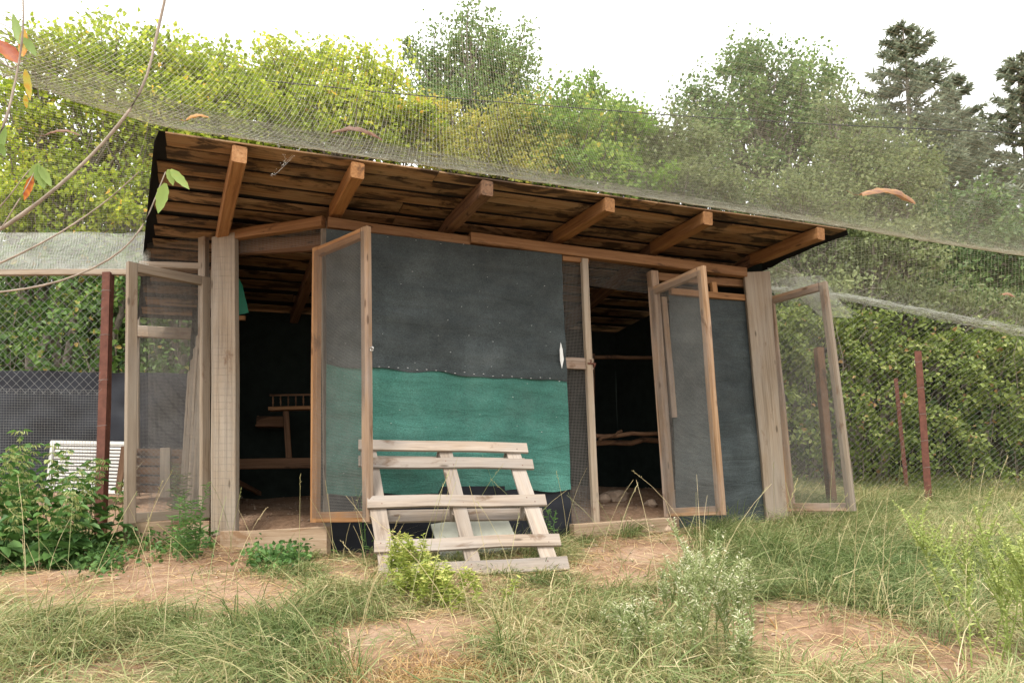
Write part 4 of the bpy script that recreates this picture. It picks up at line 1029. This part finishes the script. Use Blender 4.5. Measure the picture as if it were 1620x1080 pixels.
# dry straw lying flat
NS = 40000
sx_ = rng.uniform(-5, 6.5, NS); sy_ = 1.6 + rng.random(NS) * 6.5
k = (np.abs(sx_) < .9 * sy_ + .6) & (behind_front(sx_, sy_) < -.05)
sp = np.stack([sx_, sy_, gz(sx_, sy_) + .004], 1)[k]
bb_ = bare(sp); k2 = (bb_ > .35) | (rng.random(len(sp)) < .5); sp = sp[k2]; M_ = len(sp)
v, q, tn = blades(sp, rng.uniform(0, 2 * np.pi, M_), rng.uniform(.07, .26, M_), rng.uniform(.93, .99, M_), rng.uniform(.15, .3, M_), rng.uniform(.0025, .0045, M_), np.clip(rng.normal(.55, .25, M_), 0, 1), n=4)
so = obj("dry_straw", mesh_np("dry_straw", v, q, None, tn), L_STRAW); tag(so, "dry straw blades lying flat on the bare reddish earth", "straw", kind='stuff')
NP = 2600
px_ = rng.uniform(-4, 4.5, NP); py_ = 1.8 + rng.random(NP) * 6; pr_ = rng.uniform(.003, .011, NP) * (1 + (rng.random(NP) < .05))
pc_ = np.stack([px_, py_, gz(px_, py_) + pr_ * .3], 1)
oc = np.array([(1, 0, 0), (0, 1, 0), (-1, 0, 0), (0, -1, 0), (0, 0, 1), (.7, .7, .6), (-.6, .7, .5), (0, -.8, .6)])
vv = pc_[:, None, :] + oc[None] * pr_[:, None, None] * rng.uniform(.6, 1.3, (NP, 8, 3))
fcs = np.array([(0, 5, 1), (1, 6, 2), (2, 3, 7), (3, 0, 7), (0, 4, 5), (5, 4, 1), (1, 4, 6), (6, 4, 2), (2, 7, 4), (7, 0, 4)])
clod = obj("earth_clods", mesh_np("earth_clods", vv.reshape(-1, 3), None, (np.arange(NP)[:, None, None] * 8 + fcs[None]).reshape(-1, 3)), M_STONE)
tag(clod, "small clods and pebbles strewn on the bare earth", "pebbles", kind='stuff')
# orange brown dead tuft at the bottom
NS = 1500
c = G(690, 1075); sp = c + np.column_stack([rng.normal(0, .16, NS), rng.normal(-.1, .12, NS), np.zeros(NS)]); sp[:, 2] = gz(sp[:, 0], sp[:, 1])
v, q, tn = blades(sp, rng.uniform(0, 2 * np.pi, NS), rng.uniform(.06, .16, NS), rng.uniform(.6, .98, NS), rng.uniform(.1, .4, NS), rng.uniform(.002, .004, NS), np.clip(rng.normal(.3, .15, NS), 0, 1))
tag(obj("dead_tuft", mesh_np("dead_tuft", v, q, None, tn), L_STRAW), "orange brown dead grass tuft on the bare earth in front of the pallet", "grass", kind='stuff')
# tall seeding stalks
a = Acc(); ST_ = [(u, v, l_) for u, v, l_ in zip(rng.uniform(20, 1600, 130), rng.uniform(840, 1075, 130), rng.uniform(.35, .8, 130))]
hv = []
for u, v, L in ST_:
    g0 = G(u, v)
    if behind_front(g0[0], g0[1]) > -.05: continue
    az = rng.uniform(0, 6.28); ln_ = rng.uniform(.1, .7)
    t = np.linspace(0, 1, 6)
    p = g0 + np.column_stack([np.cos(az) * ln_ * L * t ** 1.5, np.sin(az) * ln_ * L * t ** 1.5, L * math.sqrt(1 - ln_ ** 2) * t - .08 * L * t ** 3])
    c_ = rng.uniform(.55, 1)
    tv, tq = tubes(p, np.linspace(.0017, .0009, 6), 3); a.add(tv, tq, None, c_)
    e = p[-1] - p[-2]; e = e / np.linalg.norm(e)
    if rng.random() < .35:
        k = 9; pp = p[-1] - e * np.linspace(0, .08, k)[:, None]
        lv, lq, lt_ = leaf_arrays(pp, e + rng.normal(0, .35, (k, 3)), rand_dirs(k), .016, .0035, False); a.add(lv, lq, lt_, rng.uniform(.6, .9))
tag(obj("grass_stalks", a.mesh("grass_stalks"), L_GRASS), "thin straw coloured seeding grass stalks rising above the grass", "grass", kind='stuff')

# ------------------------------------------------------------------ weeds
def herb(name, label, cat, foot, stems, mat, leaf, group=None, smat=None):
    """stems: list of polylines; leaf(p, tangent, f) -> list of (pos, axis, normal, length, width, tint)"""
    t = thing(name, label, cat, foot, group)
    a = Acc()
    LP = {k: [] for k in "pantwc"}
    for s in stems:
        a.add(*tubes(s, np.linspace(.0032, .0012, len(s)), 5), None, .4)
        leaf(s, LP)
    obj("stems", a.mesh("stems"), smat or mat, t)['kind'] = 'stuff'
    p = np.array(LP['p']); v, q, tr = leaf_arrays(p, np.array(LP['a']), np.array(LP['n']), np.array(LP['t']), np.array(LP['w']), True, fold=.18, droop=.25)
    obj("leaves", mesh_np("leaves", v, q, tr, np.repeat(np.clip(np.array(LP['c']), 0, 1), 6)), mat, t)
    return t
def stem(foot, h, lean, az=None, n=8, curve=.1):
    az = rng.uniform(0, 6.28) if az is None else az; t = np.linspace(0, 1, n)
    return foot + np.column_stack([np.cos(az) * lean * h * t ** 1.3, np.sin(az) * lean * h * t ** 1.3, h * t - curve * h * t ** 3]) + np.concatenate([[np.zeros(3)], rng.normal(0, .004, (n - 1, 3))])
def at(s, f):
    x = f * (len(s) - 1); i = min(int(x), len(s) - 2); return s[i] * (1 - x + i) + s[i + 1] * (x - i), norm(s[i + 1] - s[i])
def nettle_leaf(s, LP):
    h = s[-1][2] - s[0][2]; n = int(h / .055)
    for k in range(n):
        f = (k + .6) / n; p, tg_ = at(s, f); az = (k % 2) * np.pi / 2 + rng.normal(0, .3)
        sz = .15 * (1 - .68 * f) * rng.uniform(.75, 1.2) + .012
        for j in (0, np.pi):
            d = np.array([math.cos(az + j), math.sin(az + j), rng.uniform(-.35, .25)])
            LP['p'].append(p + d * .015); LP['a'].append(d); LP['n'].append(np.array([0, 0, 1.0]) + rng.normal(0, .25, 3)); LP['t'].append(sz); LP['w'].append(sz * .62); LP['c'].append(rng.normal(.42, .17))
            if f > .5:
                for m_ in range(4):
                    d2 = np.array([math.cos(az + j + rng.normal(0, .6)), math.sin(az + j + rng.normal(0, .6)), -.9 - .3 * m_])
                    LP['p'].append(p + d * .012 * m_); LP['a'].append(d2); LP['n'].append(rand_dirs(1)[0]); LP['t'].append(.038); LP['w'].append(.011); LP['c'].append(.97)
NET = [(-30, 900, .75, .1), (30, 862, .85, .05), (55, 880, .82, .05), (20, 890, .62, .1), (130, 872, .72, .06), (95, 885, .58, .15), (-20, 880, .7, .1), (160, 868, .45, .15), (75, 900, .5, .25), (115, 895, .42, .25), (5, 905, .5, .2), (40, 870, .6, .2)]
for u, v, h, le in NET:
    f = G(u, v); f[2] -= .01
    ss = [stem(f + np.append(rng.normal(0, .035, 2), 0), h * 1.15 * rng.uniform(.75, 1.08), le + rng.uniform(0, .12)) for _ in range(3)]
    herb("nettle", "tall dark green nettle with pale hanging flowers in the clump beside the rusty post", "nettle", f, ss, L_NETT, nettle_leaf, "nettles in the clump by the left fence")
def lance(sz, asp, dens, t0, tsp, up=.4, tipc=None):
    def fn(s, LP):
        h = np.linalg.norm(s[-1] - s[0]); n = max(5, int(h / dens))
        for k in range(n):
            f = (k + .5) / n; f = .12 + .88 * f; p, tg_ = at(s, f); az = k * 2.4 + rng.normal(0, .3)
            d = np.array([math.cos(az), math.sin(az), up + rng.normal(0, .25)]); z = sz * rng.uniform(.7, 1.25) * (1.1 - .5 * f)
            LP['p'].append(p); LP['a'].append(d); LP['n'].append(UP + rng.normal(0, .4, 3)); LP['t'].append(z); LP['w'].append(z * asp)
            LP['c'].append(rng.normal(t0, tsp) if tipc is None or f < .72 else rng.normal(tipc, .12))
    return fn
def bushy(foot, n, h, spread, side=4, az=None):
    out = []
    for _ in range(n):
        s = stem(foot + np.append(rng.normal(0, .02 + .10 * spread, 2), -.01), h * rng.uniform(.65, 1.05), spread * rng.uniform(.2, 1), None if az is None else az + rng.normal(0, .8), curve=.12)
        out.append(s)
        for _ in range(side):
            p, tg_ = at(s, rng.uniform(.35, .9)); a_ = rng.uniform(0, 6.28)
            t = np.linspace(0, 1, 5); L = h * rng.uniform(.12, .3)
            out.append(p + np.column_stack([np.cos(a_) * .45 * L * t, np.sin(a_) * .45 * L * t, L * .85 * t]))
    return out
# yellow-green spurge in front of the pallet
f = G(660, 950); sps = []
for (u, v, h, n, sp_) in ((648, 945, .40, 11, .3), (672, 955, .30, 8, .5), (700, 960, .24, 9, .6), (728, 958, .20, 8, .7)):
    sps += bushy(G(u, v), n, h, sp_, 5)
herb("spurge", "yellow flowering bushy weed spreading in front of the pallet's left leg", "weed", f, sps, L_SPUR, lance(.036, .42, .010, .42, .18, tipc=.82))
# pale fleabane heads
FB = [(1085, 1060, .52), (1130, 1040, .56), (1175, 1050, .42), (1060, 1000, .32), (1010, 1050, .28), (1160, 990, .34), (1110, 985, .42), (1045, 1075, .32), (1200, 1075, .28), (1085, 950, .30), (985, 1010, .2)]
for u, v, h in FB:
    f = G(u, v)
    herb("fleabane", "pale grey green fleabane with whitish buds on the bare earth before the right doorway", "weed", f, bushy(f, 4, h, .24, 7), L_FLEA, lance(.026, .30, .009, .66, .16, up=.8, tipc=.92), "fleabane before the right doorway")
for u, v, h, n in ((1575, 1045, .68, 8),):
    f = G(u, v)
    herb("pale_shrub", "feathery pale yellow green shrub before the free standing rusty post", "shrub", f, bushy(f, n, h, .55, 12), L_RBUSH, lance(.022, .42, .009, .6, .2, up=.6, tipc=.75))
f = G(1640, 1075); herb("pale_shrub", "feathery pale shrub at the outer side of the pale yellow green one", "shrub", f, bushy(f, 6, .6, .35, 7), L_RBUSH, lance(.026, .4, .011, .45, .2, up=.6, tipc=.7))
# willow-leaved weed at the left sill
f = G(300, 884); herb("lance_weed", "green lance leaved weed growing up in front of the left sill board", "weed", f, [stem(f + np.append(rng.normal(0, .06, 2), 0), rng.uniform(.25, .55), rng.uniform(.05, .35)) for _ in range(12)], L_NETT, lance(.07, .2, .014, .55, .15, up=.5))
f = P(272, 800, 5.75); f[2] = gz(f[0], f[1]); herb("lance_weed", "pale lance leaved weed growing inside the run behind the mesh door", "weed", f, [stem(f + np.append(rng.normal(0, .05, 2), 0), rng.uniform(.3, .55), rng.uniform(.02, .15)) for _ in range(6)], L_FLEA, lance(.075, .18, .012, .25, .12, up=.35))
f = G(440, 900); herb("leafy_weed", "low leafy weed under the left door sill", "weed", f, bushy(f, 8, .13, .8, 3), L_NETT, lance(.04, .4, .014, .5, .18))
f = G(580, 885); herb("wispy_weed", "thin wispy weed standing at the foot of the orange pine door", "weed", f, bushy(f, 4, .55, .15, 2), L_NETT, lance(.045, .3, .05, .6, .18))
f = G(870, 870); herb("wispy_weed", "thin wispy weed standing between the pallet and the mesh screen", "weed", f, bushy(f, 4, .42, .2, 3), L_NETT, lance(.04, .3, .045, .6, .18))
# creeping leaves along the left bank
pts, tin = [], []
for _ in range(1900):
    u = rng.uniform(-40, 340); v = 868 + 20 * rng.normal(0, .5) + 6 * math.sin(u * .05) + (14 if u < 200 else 0)
    pts.append((u, v))
for uu, vv in ((440, 905), (470, 890), (410, 900)):
    for _ in range(160): pts.append((uu + rng.normal(0, 14), vv + rng.normal(0, 8)))
pp = []
for u, v in pts:
    d = ray(u, v); tt_ = (0 - EYE + .125 * 0) / 1
    t_ = EYE / (.125 * d[1] - d[2] - .0) if (.125 * d[1] - d[2]) > .02 else 20
    q = np.array([0, 0, EYE]) + d * t_; pp.append((q[0], q[1]))
pp = np.array(pp); kk = behind_front(pp[:, 0], pp[:, 1]) < .0; pp = pp[kk]
zz = gz(pp[:, 0], pp[:, 1]) + rng.random(len(pp)) ** 1.5 * .13
L = rng.uniform(.02, .05, len(pp)); v, q, tr = leaf_arrays(np.column_stack([pp, zz]), rand_dirs(len(pp), -.1), rand_dirs(len(pp), 1.2), L, L * .7, True)
tag(obj("ground_ivy", mesh_np("ground_ivy", v, q, tr, np.repeat(np.clip(rng.normal(.4, .18, len(pp)), 0, 1), 6)), L_NETT), "dark creeping leaves along the foot of the left sill boards", "ivy", kind='stuff')

# ------------------------------------------------------------------ foreground sapling (stem left of the view)
tr_f = P(-330, 900, 2.0); tr_f[2] = gz(tr_f[0], tr_f[1]) - .05
sap = thing("cherry_sapling", "bare twigged sapling with a few yellow and red leaves reaching in before the left fence", "sapling", tr_f)
trunk = np.array([tr_f, P(-310, 700, 2.0), P(-280, 500, 2.0), P(-260, 300, 2.0), P(-250, 100, 2.0), P(-230, -120, 2.0)])
a = Acc(); a.add(*tubes(resample(trunk, 16)[0], np.linspace(.03, .012, 16), 8)); obj("trunk", a.mesh("trunk", True), M_TWIG, sap)
BR = [([(-280, 500), (-120, 425), (0, 366), (60, 322), (120, 272), (175, 215), (215, 165), (235, 122), (246, 60), (262, 0), (272, -60)], 2.0, .0095, .0042),
      ([(-285, 520), (-140, 470), (0, 417), (60, 388), (110, 360), (170, 318), (220, 272)], 1.9, .0065, .002),
      ([(-290, 560), (-150, 480), (0, 462), (60, 455), (120, 438), (185, 406), (222, 370), (240, 330), (254, 290), (262, 272)], 1.95, .006, .0022),
      ([(-260, 330), (-100, 300), (-20, 250), (8, 198), (22, 140), (32, 90), (38, 40), (36, -10)], 1.9, .0065, .003),
      ([(-100, 395), (-20, 350), (15, 310), (45, 270), (64, 255)], 1.95, .004, .0018),
      ([(-140, 440), (-40, 398), (0, 365), (40, 300), (60, 262)], 1.93, .0035, .0016),
      ([(-60, 60), (-10, 90), (20, 110), (38, 95)], 1.9, .003, .0016),
      ([(235, 122), (205, 160), (170, 190)], 2.0, .003, .0015)]
for pts, Y, r0, r1 in BR[:-1]:
    q = resample(np.array([P(u, v, Y + .02 * math.sin(i * 1.7)) for i, (u, v) in enumerate(pts)]), 26)[0]
    rr = .68 * np.linspace(r0, r1, 26) * (1 + .25 * (rng.random(26) < .2))
    a = Acc(); a.add(*tubes(q, rr, 6)); obj("branch", a.mesh("branch", True), M_TWIG, sap)
def bigleaf(name, u0, v0, u1, v1, Y, wpx, tint, mat, parent, tilt=.3, curl=.2, face=None):
    p0 = P(u0, v0, Y); p1 = P(u1, v1, Y + .01); ax = p1 - p0; L = np.linalg.norm(ax); x = ax / L
    nrm_ = norm(np.array([tilt, -1.0, .3])); s = norm(np.cross(nrm_, x)); n2 = np.cross(x, s); W = wpx * Y / F
    ns = 9; prof = np.sin(np.pi * np.linspace(0.02, 1, ns) ** .8) ** .8; a = Acc(); v = []
    for i, t in enumerate(np.linspace(0, 1, ns)):
        c = p0 + x * L * t + n2 * curl * L * (t ** 2 - t) * .8; w = W * .5 * prof[i] * (1 + .08 * (-1) ** i); k1, k2 = (rng.uniform(.92, 1.06, 2) if mat is L_DRY else (1, 1)); e1, e2 = (rng.uniform(.3, .7, 2) if mat is L_DRY else (.35, .35))
        v += [c - s * w * k1 + n2 * w * e1, c, c + s * w * k2 + n2 * w * e2]
    q = []
    for i in range(ns - 1):
        for j in (0, 1): q.append((3 * i + j, 3 * i + j + 1, 3 * i + 4 + j, 3 * i + 3 + j))
    a.add(np.array(v), np.array(q), None, np.clip(tint + rng.normal(0, .03, len(v)), 0, 1))
    return obj(name, a.mesh(name, True), mat, parent, loc=None if parent else tuple(p0))
for (u0, v0, u1, v1, w_, t_, ti) in ((262, 290, 250, 338, 20, .55, .2), (266, 268, 274, 294, 12, .6, .3), (270, 268, 300, 300, 15, .6, .1), (62, 258, 44, 292, 16, .55, .2), (60, 262, 70, 300, 18, .35, .5), (62, 262, 82, 296, 14, .5, .1), (52, 278, 38, 318, 14, .96, .2),
                                     (36, 90, 38, 44, 16, .88, .2), (30, 100, -4, 62, 26, .985, .3), (40, 110, 48, 160, 12, .84, .2), (38, 60, 58, 90, 14, .4, .3), (8, 198, -4, 250, 14, .3, .2), (32, 70, 20, 20, 14, .45, .2), (40, 150, 42, 172, 8, .86, .2), (2, 228, 8, 250, 10, .3, .1)):
    bigleaf("leaf", u0, v0, u1, v1, 1.93, w_, t_, L_SAP, sap, ti)
DL = [("dry_leaf", (72, 214, 126, 214, 3.5, 10, .3), "curled reddish dry leaf caught in the net behind the sapling"),
      ("dry_leaf", (295, 190, 330, 186, 3.55, 14, 1.0), "orange fallen leaf lying in the net above the roof's left corner"),
      ("bark_strip", (526, 210, 604, 222, 4.1, 18, .1), "reddish brown bark strip lying on the net above the roof edge"),
      ("dry_leaf", (1362, 308, 1446, 322, 5.2, 24, .6), "large curled pale brown leaf caught in the net right of the roof"),
      ("dry_leaf", (1585, 466, 1604, 470, 7.2, 12, .5), "small brown leaf caught in the side net")]
def shell(name, u0, v0, u1, v1, Y, wpx, tint, stalk):
    """a curled dry shell: leaf or bark rolled along its length, arched, with a torn edge"""
    p0 = P(u0, v0, Y); p1 = P(u1, v1, Y + .03); x = norm(p1 - p0); L = np.linalg.norm(p1 - p0); W = wpx * Y / F
    s_ = norm(np.cross(x, np.array([0, -.5, 1.0]))); n2 = np.cross(s_, x); ns, nr_ = 13, 7; v = []; tn_ = []
    for i, t in enumerate(np.linspace(0, 1, ns)):
        w = W * (.25 + .75 * math.sin(math.pi * (.06 + .9 * t)) ** .7) * rng.uniform(.8, 1.15)
        c = p0 + x * L * t + n2 * L * .13 * (4 * t * (1 - t)) * rng.uniform(.9, 1.1)
        for j, a in enumerate(np.linspace(-1.25, 1.25, nr_)):
            v.append(c + s_ * w * .5 * math.sin(a) + n2 * w * .5 * (math.cos(a) - .6) + rng.normal(0, .02 * W, 3)); tn_.append(tint + rng.normal(0, .12))
    ix_ = np.arange(ns * nr_).reshape(ns, nr_)
    a = Acc(); a.add(np.array(v), np.stack([ix_[:-1, :-1], ix_[:-1, 1:], ix_[1:, 1:], ix_[1:, :-1]], -1).reshape(-1, 4), None, np.clip(tn_, 0, 1))
    if stalk:
        q_ = np.array([p0 + x * .02 * L, p0 - x * .12 * L - n2 * .02 * L, p0 - x * .28 * L + n2 * .03 * L]); tv, tq = tubes(q_, .0018, 4); a.add(tv, tq, None, tint)
    return obj(name, a.mesh(name, True), L_DRY, None, loc=tuple(p0))
for nm, a_, lab in DL:
    tag(shell(nm, *a_, nm == 'dry_leaf'), lab, "leaf" if nm == "dry_leaf" else "bark")

# ------------------------------------------------------------------ cobweb under the roof edge
a = Acc()
wc = [on_plane(u, v, E0 - WN * .06, WD) for u, v in ((418, 222), (436, 226), (446, 238), (452, 252), (446, 262), (462, 246), (470, 238), (476, 234), (440, 272), (428, 278))]
wc = np.array(wc)
for i in range(len(wc) - 1): a.add(*tubes(np.array([wc[i], (wc[i] + wc[i + 1]) / 2 - UP * .004, wc[i + 1]]), .0005, 3))
for _ in range(46):
    i = rng.integers(0, len(wc) - 1); c = wc[i] + (wc[i + 1] - wc[i]) * rng.random() + rng.normal(0, .008, 3); r = rng.uniform(.0012, .003)
    o_ = np.array([(1, 0, 0), (-1, 0, 0), (0, 1, 0), (0, -1, 0), (0, 0, 1), (0, 0, -1)]) * r + c
    a.add(o_, None, [(0, 2, 4), (2, 1, 4), (1, 3, 4), (3, 0, 4), (2, 0, 5), (1, 2, 5), (3, 1, 5), (0, 3, 5)])
tag(obj("cobweb", a.mesh("cobweb"), M_WEB, None, loc=tuple(wc[0])), "white dusty cobweb hanging under the front edge of the roof", "cobweb")
